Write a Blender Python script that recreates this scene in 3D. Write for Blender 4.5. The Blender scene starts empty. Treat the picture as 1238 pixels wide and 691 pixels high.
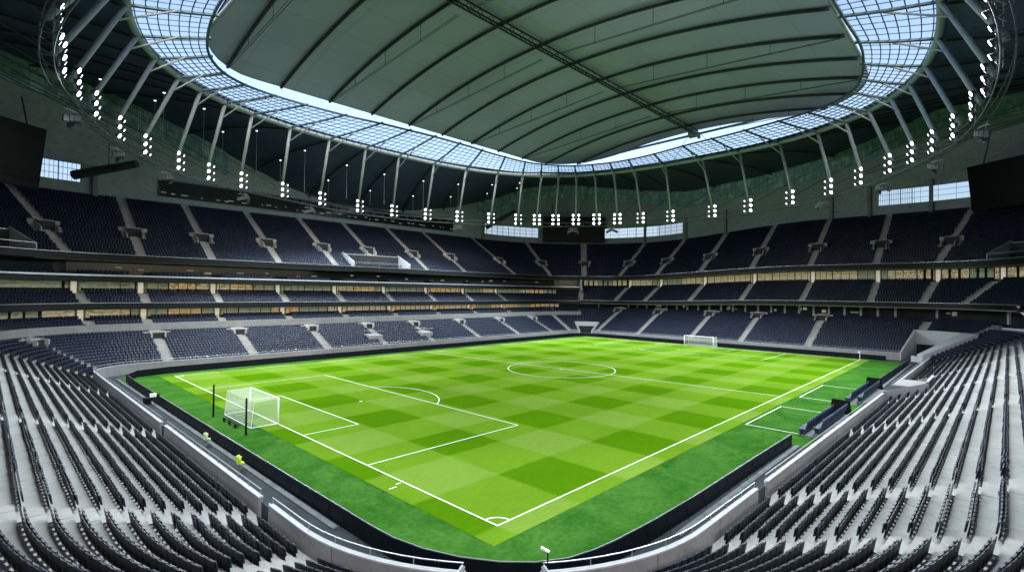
import bpy, math, random
import numpy as np
from mathutils import Vector, Matrix

random.seed(7)
rng = np.random.default_rng(7)
scene = bpy.context.scene
COL = scene.collection
R = math.radians

# ----------------------------------------------------------------- materials
def new_mat(name):
    m = bpy.data.materials.new(name)
    m.use_nodes = True
    nt = m.node_tree
    b = nt.nodes.get("Principled BSDF")
    return m, nt, b

def mat(name, col, rough=0.6, metal=0.0, noise=0.0, scale=1.0, spec=0.3, emit=None, estr=0.0, bump=0.0, bscale=20.0):
    m, nt, b = new_mat(name)
    b.inputs["Base Color"].default_value = (*col, 1)
    b.inputs["Roughness"].default_value = rough
    b.inputs["Metallic"].default_value = metal
    b.inputs["Specular IOR Level"].default_value = spec
    if noise > 0:
        tc = nt.nodes.new("ShaderNodeTexCoord")
        n = nt.nodes.new("ShaderNodeTexNoise")
        n.inputs["Scale"].default_value = scale
        n.inputs["Detail"].default_value = 6
        n.inputs["Roughness"].default_value = 0.65
        nt.links.new(tc.outputs["Object"], n.inputs["Vector"])
        r = nt.nodes.new("ShaderNodeValToRGB")
        r.color_ramp.elements[0].position = 0.3
        r.color_ramp.elements[1].position = 0.7
        r.color_ramp.elements[0].color = (*[c * (1 - noise) for c in col], 1)
        r.color_ramp.elements[1].color = (*[min(1, c * (1 + noise)) for c in col], 1)
        nt.links.new(n.outputs["Fac"], r.inputs["Fac"])
        nt.links.new(r.outputs["Color"], b.inputs["Base Color"])
    if bump > 0:
        tc = nt.nodes.new("ShaderNodeTexCoord")
        n = nt.nodes.new("ShaderNodeTexNoise")
        n.inputs["Scale"].default_value = bscale
        n.inputs["Detail"].default_value = 4
        nt.links.new(tc.outputs["Object"], n.inputs["Vector"])
        bp = nt.nodes.new("ShaderNodeBump")
        bp.inputs["Strength"].default_value = bump
        bp.inputs["Distance"].default_value = 0.02
        nt.links.new(n.outputs["Fac"], bp.inputs["Height"])
        nt.links.new(bp.outputs["Normal"], b.inputs["Normal"])
    if emit:
        b.inputs["Emission Color"].default_value = (*emit, 1)
        b.inputs["Emission Strength"].default_value = estr
        m.cycles.emission_sampling = 'NONE'
    return m

def concrete(name, col, dark, scale=0.35):
    """cast concrete: broad tone drift, panel seams' dirt and small stains"""
    m, nt, b = new_mat(name)
    b.inputs["Roughness"].default_value = 0.8
    b.inputs["Specular IOR Level"].default_value = 0.25
    tc = nt.nodes.new("ShaderNodeTexCoord")
    n1 = nt.nodes.new("ShaderNodeTexNoise"); n1.inputs["Scale"].default_value = scale; n1.inputs["Detail"].default_value = 8; n1.inputs["Roughness"].default_value = 0.6
    n2 = nt.nodes.new("ShaderNodeTexNoise"); n2.inputs["Scale"].default_value = scale * 9; n2.inputs["Detail"].default_value = 5; n2.inputs["Roughness"].default_value = 0.7
    v = nt.nodes.new("ShaderNodeTexVoronoi"); v.inputs["Scale"].default_value = scale * 0.6; v.feature = 'F1'
    for n in (n1, n2, v):
        nt.links.new(tc.outputs["Object"], n.inputs["Vector"])
    r1 = nt.nodes.new("ShaderNodeValToRGB")
    r1.color_ramp.elements[0].position = 0.32; r1.color_ramp.elements[1].position = 0.68
    r1.color_ramp.elements[0].color = (*dark, 1); r1.color_ramp.elements[1].color = (*col, 1)
    nt.links.new(n1.outputs["Fac"], r1.inputs["Fac"])
    r2 = nt.nodes.new("ShaderNodeValToRGB")
    r2.color_ramp.elements[0].position = 0.28; r2.color_ramp.elements[1].position = 0.5
    r2.color_ramp.elements[0].color = (0.62, 0.62, 0.6, 1); r2.color_ramp.elements[1].color = (1, 1, 1, 1)
    nt.links.new(n2.outputs["Fac"], r2.inputs["Fac"])
    mx = nt.nodes.new("ShaderNodeMix"); mx.data_type = 'RGBA'; mx.blend_type = 'MULTIPLY'
    mx.inputs[0].default_value = 0.8
    nt.links.new(r1.outputs["Color"], mx.inputs[6]); nt.links.new(r2.outputs["Color"], mx.inputs[7])
    sv = nt.nodes.new("ShaderNodeSeparateColor"); nt.links.new(v.outputs["Color"], sv.inputs[0])
    mv = nt.nodes.new("ShaderNodeMix"); mv.data_type = 'RGBA'; mv.blend_type = 'MULTIPLY'; mv.inputs[0].default_value = 0.10
    nt.links.new(mx.outputs[2], mv.inputs[6]); nt.links.new(sv.outputs[0], mv.inputs[7])
    nt.links.new(mv.outputs[2], b.inputs["Base Color"])
    bp = nt.nodes.new("ShaderNodeBump"); bp.inputs["Strength"].default_value = 0.15; bp.inputs["Distance"].default_value = 0.02
    nt.links.new(n2.outputs["Fac"], bp.inputs["Height"]); nt.links.new(bp.outputs["Normal"], b.inputs["Normal"])
    return m

M = {}
M['concrete'] = concrete('terrace_concrete', (0.37, 0.37, 0.36), (0.27, 0.275, 0.27))
M['concrete_dim'] = concrete('wall_concrete', (0.36, 0.40, 0.44), (0.29, 0.33, 0.37), 0.12)
M['step'] = concrete('step_concrete', (0.38, 0.38, 0.375), (0.30, 0.30, 0.30), 0.8)
M['precast'] = concrete('precast_parapet', (0.25, 0.255, 0.26), (0.195, 0.20, 0.205), 0.25)
M['coping'] = mat('white_coping', (0.40, 0.42, 0.44), 0.45, 0.0, 0.1, 2.0)
M['seat'] = mat('navy_seat_plastic', (0.010, 0.0165, 0.037), 0.45, 0, 0.25, 0.6, 0.25)
M['seat_back'] = mat('navy_seat_plastic_shaded', (0.005, 0.0065, 0.011), 0.45, 0, 0.25, 0.9, 0.12)  # same navy plastic, painted darker for the shaded backs seen from behind
M['bracket'] = mat('seat_bracket_metal', (0.20, 0.21, 0.23), 0.45, 0.4)
M['fascia'] = mat('dark_fascia', (0.004, 0.0055, 0.008), 0.5, 0, 0.3, 0.3, 0.2)
M['rail'] = mat('grey_handrail', (0.40, 0.42, 0.44), 0.35, 0.6)
M['steel'] = mat('painted_roof_steel', (0.26, 0.31, 0.33), 0.5, 0.1, 0.12, 0.5)
M['dark_steel'] = mat('dark_roof_steel', (0.045, 0.055, 0.06), 0.5, 0.1, 0.15, 0.5)
M['rib'] = mat('ceiling_rib_steel', (0.02, 0.028, 0.028), 0.5, 0.1)
M['bar'] = mat('glazing_bar_steel', (0.07, 0.11, 0.14), 0.45, 0.2)
M['soffit'] = mat('roof_soffit', (0.044, 0.064, 0.125), 0.7, 0, 0.15, 0.08)
M['green_band'] = None
M['net_cord'] = mat('goal_net_cord', (0.55, 0.56, 0.55), 0.8)
M['walkway'] = mat('walkway_steel', (0.085, 0.10, 0.115), 0.55, 0.1, 0, 1, 0.15)
M['screen'] = mat('screen_off', (0.0025, 0.003, 0.0035), 0.4, 0, 0, 1, 0.15)
M['black'] = mat('matt_black', (0.006, 0.0065, 0.007), 0.6, 0, 0, 1, 0.15)
M['dark_room'] = mat('dark_interior_shade', (0.018, 0.021, 0.025), 0.7, 0, 0.4, 0.3)  # dark room walls, and painted shade in stair and tunnel openings
M['dark_glass'] = mat('dark_glazing', (0.010, 0.016, 0.018), 0.08, 0, 0, 1, 0.5)
M['asphalt'] = mat('track_asphalt', (0.034, 0.042, 0.050), 0.85, 0, 0.3, 0.8, 0.2, bump=0.2)
M['kerb'] = mat('kerb_concrete', (0.14, 0.155, 0.165), 0.8, 0, 0.35, 1.2)
M['white_paint'] = mat('white_line_paint', (0.80, 0.84, 0.74), 0.7, 0, 0.06, 3.0)
M['white_metal'] = mat('white_goal_frame', (0.80, 0.81, 0.80), 0.35, 0, 0.03, 2.0)
M['board'] = mat('black_led_board', (0.003, 0.005, 0.008), 0.45, 0, 0.35, 0.25, 0.15)
M['board_top'] = mat('board_edge_metal', (0.30, 0.34, 0.36), 0.4, 0.5)
M['dugout'] = mat('navy_dugout_leather', (0.012, 0.025, 0.058), 0.4, 0, 0.2, 1.5, 0.45)
M['dugout_head'] = mat('dugout_headrest_blue', (0.030, 0.065, 0.14), 0.45, 0, 0.2, 1.5, 0.3)
M['dugout_trim'] = mat('dugout_pale_trim', (0.22, 0.30, 0.42), 0.5)
M['hivis'] = mat('hi_vis_yellow', (0.50, 0.68, 0.03), 0.7, 0, 0.15, 6)
M['hivis_pale'] = mat('hi_vis_faded', (0.50, 0.60, 0.30), 0.7, 0, 0.15, 6)
M['speaker'] = mat('speaker_grey', (0.085, 0.10, 0.11), 0.5, 0.1, 0.3, 4)
M['lamp_body'] = mat('lamp_housing', (0.10, 0.11, 0.12), 0.45, 0.5)
M['lens'] = mat('floodlight_lens', (0.9, 0.95, 1), 0.2, emit=(0.88, 0.95, 1.0), estr=6.0)
M['small_lens'] = mat('walkway_lamp_lens', (0.9, 0.95, 1), 0.2, emit=(0.85, 0.93, 1.0), estr=1.2)
M['room_amber'] = mat('lounge_lit_amber', (0.5, 0.38, 0.2), 0.6, 0, 0.2, 1.2, emit=(1.0, 0.62, 0.28), estr=0.065)
M['room_pale'] = mat('lounge_lit_pale', (0.5, 0.45, 0.33), 0.6, 0, 0.2, 1.2, emit=(0.95, 0.78, 0.46), estr=0.055)
M['room_dim'] = mat('lounge_lit_dim', (0.4, 0.4, 0.3), 0.6, 0, 0.2, 1.2, emit=(0.60, 0.62, 0.42), estr=0.03)
M['room_white'] = mat('lounge_door_light', (0.6, 0.6, 0.5), 0.6, 0, 0, 1, emit=(1.0, 0.88, 0.66), estr=0.11)

def room_variation(m):
    """what stands inside a lit lounge breaks its glow into darker and lighter patches"""
    nt = m.node_tree; b = nt.nodes["Principled BSDF"]
    tc = nt.nodes.new("ShaderNodeTexCoord")
    mp = nt.nodes.new("ShaderNodeMapping"); mp.inputs["Scale"].default_value = (0.9, 0.9, 1.6)
    n = nt.nodes.new("ShaderNodeTexNoise"); n.inputs["Scale"].default_value = 2.2; n.inputs["Detail"].default_value = 4
    nt.links.new(tc.outputs["Object"], mp.inputs["Vector"]); nt.links.new(mp.outputs["Vector"], n.inputs["Vector"])
    mr = nt.nodes.new("ShaderNodeMapRange"); mr.inputs[1].default_value = 0.35; mr.inputs[2].default_value = 0.65
    s = b.inputs["Emission Strength"].default_value
    mr.inputs[3].default_value = s * 0.1; mr.inputs[4].default_value = s * 1.9
    nt.links.new(n.outputs["Fac"], mr.inputs[0]); nt.links.new(mr.outputs[0], b.inputs["Emission Strength"])
for k in ('room_amber', 'room_pale', 'room_dim'):
    room_variation(M[k])

def mat_green_band():
    m, nt, b = new_mat('green_cladding_glass')
    b.inputs["Roughness"].default_value = 0.25
    tc = nt.nodes.new("ShaderNodeTexCoord")
    mp = nt.nodes.new("ShaderNodeMapping"); mp.inputs["Scale"].default_value = (0.30, 0.30, 0.16)
    n = nt.nodes.new("ShaderNodeTexNoise"); n.inputs["Scale"].default_value = 1.6; n.inputs["Detail"].default_value = 6; n.inputs["Distortion"].default_value = 1.5
    nt.links.new(tc.outputs["Object"], mp.inputs["Vector"]); nt.links.new(mp.outputs["Vector"], n.inputs["Vector"])
    r = nt.nodes.new("ShaderNodeValToRGB")
    e = r.color_ramp.elements
    e[0].position = 0.35; e[0].color = (0.17, 0.30, 0.34, 1)
    e[1].position = 0.78; e[1].color = (0.66, 0.76, 0.80, 1)
    x = e.new(0.52); x.color = (0.24, 0.38, 0.42, 1)
    nt.links.new(n.outputs["Fac"], r.inputs["Fac"]); nt.links.new(r.outputs["Color"], b.inputs["Base Color"])
    return m
M['green_band'] = mat_green_band()

def mat_glass(name, tint, gloss=0.08):
    m = bpy.data.materials.new(name); m.use_nodes = True
    nt = m.node_tree; nt.nodes.clear()
    o = nt.nodes.new("ShaderNodeOutputMaterial")
    t = nt.nodes.new("ShaderNodeBsdfTransparent"); t.inputs["Color"].default_value = (*tint, 1)
    g = nt.nodes.new("ShaderNodeBsdfGlossy"); g.inputs["Roughness"].default_value = 0.15
    mx = nt.nodes.new("ShaderNodeMixShader"); mx.inputs[0].default_value = gloss
    nt.links.new(t.outputs[0], mx.inputs[1]); nt.links.new(g.outputs[0], mx.inputs[2])
    nt.links.new(mx.outputs[0], o.inputs["Surface"])
    return m
M['roof_glass'] = mat_glass('roof_glass', (0.80, 0.81, 0.81), 0.03)
M['pane'] = mat_glass('window_pane', (0.55, 0.56, 0.58), 0.04)

def mat_net():
    m = bpy.data.materials.new('white_goal_net'); m.use_nodes = True
    nt = m.node_tree; nt.nodes.clear()
    o = nt.nodes.new("ShaderNodeOutputMaterial")
    t = nt.nodes.new("ShaderNodeBsdfTransparent")
    d = nt.nodes.new("ShaderNodeBsdfDiffuse"); d.inputs["Color"].default_value = (0.8, 0.82, 0.8, 1)
    mx = nt.nodes.new("ShaderNodeMixShader"); mx.inputs[0].default_value = 0.20
    nt.links.new(t.outputs[0], mx.inputs[1]); nt.links.new(d.outputs[0], mx.inputs[2])
    nt.links.new(mx.outputs[0], o.inputs["Surface"])
    return m
M['net'] = mat_net()

def mat_pitch():
    m, nt, b = new_mat('mown_pitch_grass')
    b.inputs["Roughness"].default_value = 0.85
    b.inputs["Specular IOR Level"].default_value = 0.0
    tc = nt.nodes.new("ShaderNodeTexCoord")
    sp = nt.nodes.new("ShaderNodeSeparateXYZ")
    wob = nt.nodes.new("ShaderNodeTexNoise"); wob.inputs["Scale"].default_value = 0.6; wob.inputs["Detail"].default_value = 3
    nt.links.new(tc.outputs["Object"], wob.inputs["Vector"])
    nt.links.new(tc.outputs["Object"], sp.inputs[0])
    def math_(op, a, bb=None, v=None):
        n = nt.nodes.new("ShaderNodeMath"); n.operation = op
        nt.links.new(a, n.inputs[0])
        if bb is not None: nt.links.new(bb, n.inputs[1])
        if v is not None: n.inputs[1].default_value = v
        return n.outputs[0]
    def stripe(axis, w, off):
        j = math_('MULTIPLY', wob.outputs["Fac"], v=0.35)
        a = math_('ADD', axis, j)
        a = math_('ADD', a, v=off)
        a = math_('MULTIPLY', a, v=math.pi / w)
        a = math_('SINE', a)
        a = math_('MULTIPLY', a, v=14.0)
        n = nt.nodes.new("ShaderNodeClamp"); n.inputs[1].default_value = -1; n.inputs[2].default_value = 1
        nt.links.new(a, n.inputs[0])
        return n.outputs[0]
    sx = stripe(sp.outputs[0], 5.73, -0.17)
    sy = stripe(sp.outputs[1], 5.66, -0.17)
    d = math_('SUBTRACT', sx, sy)         # -2 dark .. 2 light
    mr = nt.nodes.new("ShaderNodeMapRange"); mr.inputs[1].default_value = -2; mr.inputs[2].default_value = 2
    nt.links.new(d, mr.inputs[0])
    r = nt.nodes.new("ShaderNodeValToRGB")
    e = r.color_ramp.elements
    e[0].position = 0.0; e[0].color = (0.060, 0.160, 0.003, 1)
    e[1].position = 1.0; e[1].color = (0.142, 0.245, 0.034, 1)
    x = e.new(0.5); x.color = (0.108, 0.218, 0.014, 1)
    nt.links.new(mr.outputs[0], r.inputs["Fac"])
    n2 = nt.nodes.new("ShaderNodeTexNoise"); n2.inputs["Scale"].default_value = 4.5; n2.inputs["Detail"].default_value = 9; n2.inputs["Roughness"].default_value = 0.72
    n3 = nt.nodes.new("ShaderNodeTexNoise"); n3.inputs["Scale"].default_value = 0.11; n3.inputs["Detail"].default_value = 4
    mp = nt.nodes.new("ShaderNodeMapping"); mp.inputs["Scale"].default_value = (0.25, 1.0, 1.0)
    nt.links.new(tc.outputs["Object"], mp.inputs["Vector"]); nt.links.new(mp.outputs["Vector"], n2.inputs["Vector"])
    nt.links.new(tc.outputs["Object"], n3.inputs["Vector"])
    def shade(src, node, lo, hi, p0=0.3, p1=0.7):
        rr = nt.nodes.new("ShaderNodeValToRGB")
        rr.color_ramp.elements[0].position = p0; rr.color_ramp.elements[1].position = p1
        rr.color_ramp.elements[0].color = (lo, lo, lo, 1); rr.color_ramp.elements[1].color = (hi, hi, hi * 0.95, 1)
        nt.links.new(node.outputs["Fac"], rr.inputs["Fac"])
        q = nt.nodes.new("ShaderNodeMix"); q.data_type = 'RGBA'; q.blend_type = 'MULTIPLY'; q.inputs[0].default_value = 1
        nt.links.new(src, q.inputs[6]); nt.links.new(rr.outputs["Color"], q.inputs[7])
        return q.outputs[2]
    c = shade(r.outputs["Color"], n2, 0.86, 1.13)
    c = shade(c, n3, 0.90, 1.10)
    nt.links.new(c, b.inputs["Base Color"])
    return m
M['pitch'] = mat_pitch()

def mat_turf():
    m, nt, b = new_mat('dark_green_artificial_turf')
    b.inputs["Roughness"].default_value = 0.9
    b.inputs["Specular IOR Level"].default_value = 0.0
    tc = nt.nodes.new("ShaderNodeTexCoord")
    n1 = nt.nodes.new("ShaderNodeTexNoise"); n1.inputs["Scale"].default_value = 0.28; n1.inputs["Detail"].default_value = 8; n1.inputs["Roughness"].default_value = 0.66; n1.inputs["Distortion"].default_value = 0.8
    n2 = nt.nodes.new("ShaderNodeTexNoise"); n2.inputs["Scale"].default_value = 3.0; n2.inputs["Detail"].default_value = 7
    nt.links.new(tc.outputs["Object"], n1.inputs["Vector"]); nt.links.new(tc.outputs["Object"], n2.inputs["Vector"])
    r = nt.nodes.new("ShaderNodeValToRGB")
    r.color_ramp.elements[0].position = 0.30; r.color_ramp.elements[1].position = 0.72
    r.color_ramp.elements[0].color = (0.015, 0.085, 0.009, 1); r.color_ramp.elements[1].color = (0.060, 0.160, 0.026, 1)
    nt.links.new(n1.outputs["Fac"], r.inputs["Fac"])
    r2 = nt.nodes.new("ShaderNodeValToRGB")
    r2.color_ramp.elements[0].position = 0.3; r2.color_ramp.elements[1].position = 0.7
    r2.color_ramp.elements[0].color = (0.80, 0.80, 0.80, 1); r2.color_ramp.elements[1].color = (1.2, 1.2, 1.2, 1)
    nt.links.new(n2.outputs["Fac"], r2.inputs["Fac"])
    q = nt.nodes.new("ShaderNodeMix"); q.data_type = 'RGBA'; q.blend_type = 'MULTIPLY'; q.inputs[0].default_value = 1
    nt.links.new(r.outputs["Color"], q.inputs[6]); nt.links.new(r2.outputs["Color"], q.inputs[7])
    nt.links.new(q.outputs[2], b.inputs["Base Color"])
    return m
M['turf'] = mat_turf()

def mat_ceiling():
    m, nt, b = new_mat('ceiling_membrane')
    b.inputs["Roughness"].default_value = 0.38
    b.inputs["Specular IOR Level"].default_value = 0.3
    tc = nt.nodes.new("ShaderNodeTexCoord")
    n1 = nt.nodes.new("ShaderNodeTexNoise"); n1.inputs["Scale"].default_value = 0.06; n1.inputs["Detail"].default_value = 6
    br = nt.nodes.new("ShaderNodeTexBrick"); br.inputs["Scale"].default_value = 1.0
    br.inputs["Color1"].default_value = (1, 1, 1, 1); br.inputs["Color2"].default_value = (0.93, 0.93, 0.93, 1); br.inputs["Mortar"].default_value = (0.70, 0.72, 0.72, 1)
    br.inputs["Brick Width"].default_value = 9.06; br.inputs["Row Height"].default_value = 7.6; br.inputs["Mortar Size"].default_value = 0.05
    br.offset = 0.0
    nt.links.new(tc.outputs["Object"], n1.inputs["Vector"]); nt.links.new(tc.outputs["Object"], br.inputs["Vector"])
    r = nt.nodes.new("ShaderNodeValToRGB")
    r.color_ramp.elements[0].position = 0.3; r.color_ramp.elements[1].position = 0.7
    r.color_ramp.elements[0].color = (0.31, 0.335, 0.54, 1); r.color_ramp.elements[1].color = (0.36, 0.38, 0.59, 1)
    nt.links.new(n1.outputs["Fac"], r.inputs["Fac"])
    q = nt.nodes.new("ShaderNodeMix"); q.data_type = 'RGBA'; q.blend_type = 'MULTIPLY'; q.inputs[0].default_value = 1
    nt.links.new(r.outputs["Color"], q.inputs[6]); nt.links.new(br.outputs["Color"], q.inputs[7])
    nt.links.new(q.outputs[2], b.inputs["Base Color"])
    return m
M['ceiling'] = mat_ceiling()

# ----------------------------------------------------------------- mesh helper
class MB:
    """collects boxes, tubes and sheets, then links them as ONE mesh object"""
    def __init__(self):
        self.v = []; self.f = []; self.mi = []
    def add(self, vs, fs, mi=0):
        o = len(self.v)
        self.v += [tuple(p) for p in vs]
        self.f += [tuple(i + o for i in f) for f in fs]
        self.mi += [mi] * len(fs)
    def box(self, c, s, mi=0, mat=None, ang=0.0, top=(1, 1)):
        x, y, z = s[0] / 2, s[1] / 2, s[2] / 2
        ca, sa = math.cos(ang), math.sin(ang)
        vs = []
        for dz in (-1, 1):
            k = top if dz > 0 else (1, 1)
            for dx, dy in ((-1, -1), (1, -1), (1, 1), (-1, 1)):
                px, py, pz = dx * x * k[0], dy * y * k[1], dz * z
                px, py = px * ca - py * sa, px * sa + py * ca
                if mat is not None:
                    q = mat @ Vector((px, py, pz)); px, py, pz = q
                vs.append((c[0] + px, c[1] + py, c[2] + pz))
        self.add(vs, [(0, 3, 2, 1), (4, 5, 6, 7), (0, 1, 5, 4), (1, 2, 6, 5), (2, 3, 7, 6), (3, 0, 4, 7)], mi)
    def tube(self, p0, p1, r0, r1=None, n=6, mi=0, caps=True):
        self.poly([p0, p1], r0, n, mi, r1=r1, caps=caps)
    def poly(self, pts, r, n=6, mi=0, closed=False, r1=None, caps=True):
        P = [Vector(p) for p in pts]
        N = len(P); vs = []
        for i, p in enumerate(P):
            if closed:
                d = P[(i + 1) % N] - P[i - 1]
            else:
                d = P[min(i + 1, N - 1)] - P[max(i - 1, 0)]
            d.normalize()
            up = Vector((0, 0, 1)) if abs(d.z) < 0.95 else Vector((1, 0, 0))
            a = d.cross(up).normalized(); b = a.cross(d)
            rr = r if r1 is None else r + (r1 - r) * i / (N - 1)
            for k in range(n):
                t = 2 * math.pi * (k + 0.5) / n
                vs.append(p + a * math.cos(t) * rr + b * math.sin(t) * rr)
        fs = []
        for i in range(N if closed else N - 1):
            j = (i + 1) % N
            for k in range(n):
                l = (k + 1) % n
                fs.append((i * n + k, i * n + l, j * n + l, j * n + k))
        if not closed and caps:
            fs.append(tuple(range(n - 1, -1, -1))); fs.append(tuple((N - 1) * n + k for k in range(n)))
        self.add(vs, fs, mi)
    def loft(self, rows, mi=0, closed=False, flip=False):
        """rows: equally long point lists; quads between them"""
        n = len(rows[0]); vs = [p for r in rows for p in r]; fs = []
        for i in range(len(rows) - 1):
            for k in range(n if closed else n - 1):
                l = (k + 1) % n
                q = (i * n + k, i * n + l, (i + 1) * n + l, (i + 1) * n + k)
                fs.append(q[::-1] if flip else q)
        self.add(vs, fs, mi)
    def build(self, name, mats, parent=None, smooth=False):
        me = bpy.data.meshes.new(name)
        me.from_pydata(self.v, [], self.f)
        mats = mats if isinstance(mats, (list, tuple)) else [mats]
        for m in mats: me.materials.append(m)
        if len(mats) > 1:
            me.polygons.foreach_set("material_index", self.mi)
        if smooth:
            me.polygons.foreach_set("use_smooth", [True] * len(me.polygons))
        me.update()
        o = bpy.data.objects.new(name, me); COL.objects.link(o)
        if parent is not None:
            o.parent = parent
            o.matrix_parent_inverse = Matrix.Translation(parent.location).inverted() if parent.rotation_euler.z == 0 else parent.matrix_basis.inverted()
        return o

def tag(o, label=None, cat=None, group=None, kind=None):
    if label: o['label'] = label
    if cat: o['category'] = cat
    if group: o['group'] = group
    if kind: o['kind'] = kind
    return o

def thing(name, loc, label, cat, group=None, rz=0.0):
    o = bpy.data.objects.new(name, None); COL.objects.link(o)
    o.location = loc; o.rotation_euler = (0, 0, rz); o.empty_display_size = 0.3
    return tag(o, label, cat, group)

def copy_tree(o, parent=None):
    c = o.copy(); COL.objects.link(c)
    if parent is not None: c.parent = parent
    for ch in list(o.children): copy_tree(ch, c)
    return c

ORD = ['first', 'second', 'third', 'fourth', 'fifth', 'sixth', 'seventh', 'eighth', 'ninth', 'tenth', 'eleventh', 'twelfth',
       'thirteenth', 'fourteenth', 'fifteenth', 'sixteenth', 'seventeenth', 'eighteenth', 'nineteenth', 'twentieth']
def ordinal(n):
    if n <= 20: return ORD[n - 1]
    t = {2: 'twenty', 3: 'thirty', 4: 'forty', 5: 'fifty'}[n // 10]
    return t + '-' + ORD[n % 10 - 1] if n % 10 else {20: 'twentieth', 30: 'thirtieth', 40: 'fortieth'}[n]

# ----------------------------------------------------------------- the bowl's plan
# front wall line: rounded quadrilateral round the pitch; D is the distance outwards from it
CORN = [np.array(c, float) for c in ((-9.2, -9.5), (111.0, -11.2), (111.0, 75.0), (-9.2, 75.0))]
RAD = [14.0, 6.0, 6.0, 6.0]
SEG = []      # (kind, s0, s1, data)
def _plan():
    n = 4; tan = []
    for i in range(n):
        p, a, b = CORN[i], CORN[i - 1], CORN[(i + 1) % n]
        u = (p - a) / np.linalg.norm(p - a); w = (b - p) / np.linalg.norm(b - p)
        th = math.acos(float(u @ w)); t = RAD[i] * math.tan(th / 2)
        p0, p1 = p - u * t, p + w * t
        nrm = np.array([u[1], -u[0]])
        tan.append((p0, p1, p0 - nrm * RAD[i], math.atan2(nrm[1], nrm[0]), th, RAD[i]))
    s = 0.0
    for i in range(n):
        p0, p1, c, a0, th, r = tan[i]
        SEG.append(('arc', s, s + th * r, (c, a0, r))); s += th * r
        q = tan[(i + 1) % n][0]; L = float(np.linalg.norm(q - p1)); u = (q - p1) / L
        SEG.append(('line', s, s + L, (p1, u, np.array([u[1], -u[0]])))); s += L
    return s
TOT = _plan()
A_N, L_B, A_R, L_F, A_F, L_T, A_L, L_L = [(a[1], a[2]) for a in SEG]   # near arc, near touchline, ... near end line
def P(s, D):
    s = s % TOT
    for k, a, b, d in SEG:
        if a <= s <= b + 1e-9:
            if k == 'line':
                return d[0] + d[1] * (s - a) + d[2] * D
            t = d[1] + (s - a) / d[2]
            return d[0] + (d[2] + D) * np.array([math.cos(t), math.sin(t)])
def N(s):
    s = s % TOT
    for k, a, b, d in SEG:
        if a <= s <= b + 1e-9:
            if k == 'line': return d[2]
            t = d[1] + (s - a) / d[2]
            return np.array([math.cos(t), math.sin(t)])
def ap(a, D):
    return a[0] + a[1] * D if isinstance(a, tuple) else a
def stretch(s, D):
    s = s % TOT
    for k, a, b, d in SEG:
        if a <= s <= b + 1e-9:
            return 1.0 if k == 'line' else (d[2] + D) / d[2]
def samples(s0, s1, step=6.0):
    out = [s0]
    base = math.floor(s0 / TOT) * TOT
    for rep in (0, TOT):
        for k, a, b, d in SEG:
            a2, b2 = a + base + rep, b + base + rep
            lo, hi = max(a2, s0), min(b2, s1)
            if hi - lo < 1e-6: continue
            n = max(1, math.ceil((hi - lo) / (step if k == 'line' else d[2] * R(4.0))))
            out += [lo + (hi - lo) * i / n for i in range(1, n + 1)]
    return out
def s_near(pt, lo=0.0, hi=None):
    """position along the front wall line whose outward ray passes nearest a point"""
    hi = TOT if hi is None else hi
    best = None
    for i in range(3000):
        s = lo + (hi - lo) * i / 2999
        n = N(s); d = np.array(pt) - P(s, 0)
        off = abs(float(d @ np.array([-n[1], n[0]]))) + (0 if d @ n >= -1 else 50)
        if best is None or off < best[0]: best = (off, s)
    return best[1]
def sm(t):
    t = min(1.0, max(0.0, t)); return t * t * (3 - 2 * t)
def warp(x, y, z):
    """upper tiers climb a little towards the far end, as they do in the photograph"""
    return z * (1 + 0.11 * sm((70 - y) / 55) * sm((x - 60) / 40))
def pt(s, D, z, w=False):
    p = P(s, D)
    return (p[0], p[1], warp(p[0], p[1], z) if w else z)
def sweep(mb, prof, s0, s1, w=False, mi=0, caps=True, closed=True):
    """a closed cross-section of (D, z) points carried along the bowl"""
    ss = samples(s0, s1)
    rows = [[pt(s, D, z, w) for D, z in prof] for s in ss]
    mb.loft(rows, mi, closed=closed)
    if caps and closed:
        n = len(prof); o = len(mb.v) - n * len(ss)
        mb.f.append(tuple(o + k for k in range(n))); mb.mi.append(mi)
        mb.f.append(tuple(o + n * (len(ss) - 1) + k for k in range(n - 1, -1, -1))); mb.mi.append(mi)
def rect(D0, D1, z0, z1):
    return [(D0, z0), (D1, z0), (D1, z1), (D0, z1)]
def terrace_profile(D0, T, Rz, z0, k0, k1, depth=0.45):
    pr = []
    for k in range(k0, k1):
        pr += [(D0 + k * T, z0 + k * Rz), (D0 + (k + 1) * T, z0 + k * Rz)]
    a, b = pr[0], pr[-1]
    return pr[::1] + [(b[0], b[1] - depth - 0.3), (a[0] + 0.4, a[1] - depth)]

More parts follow.
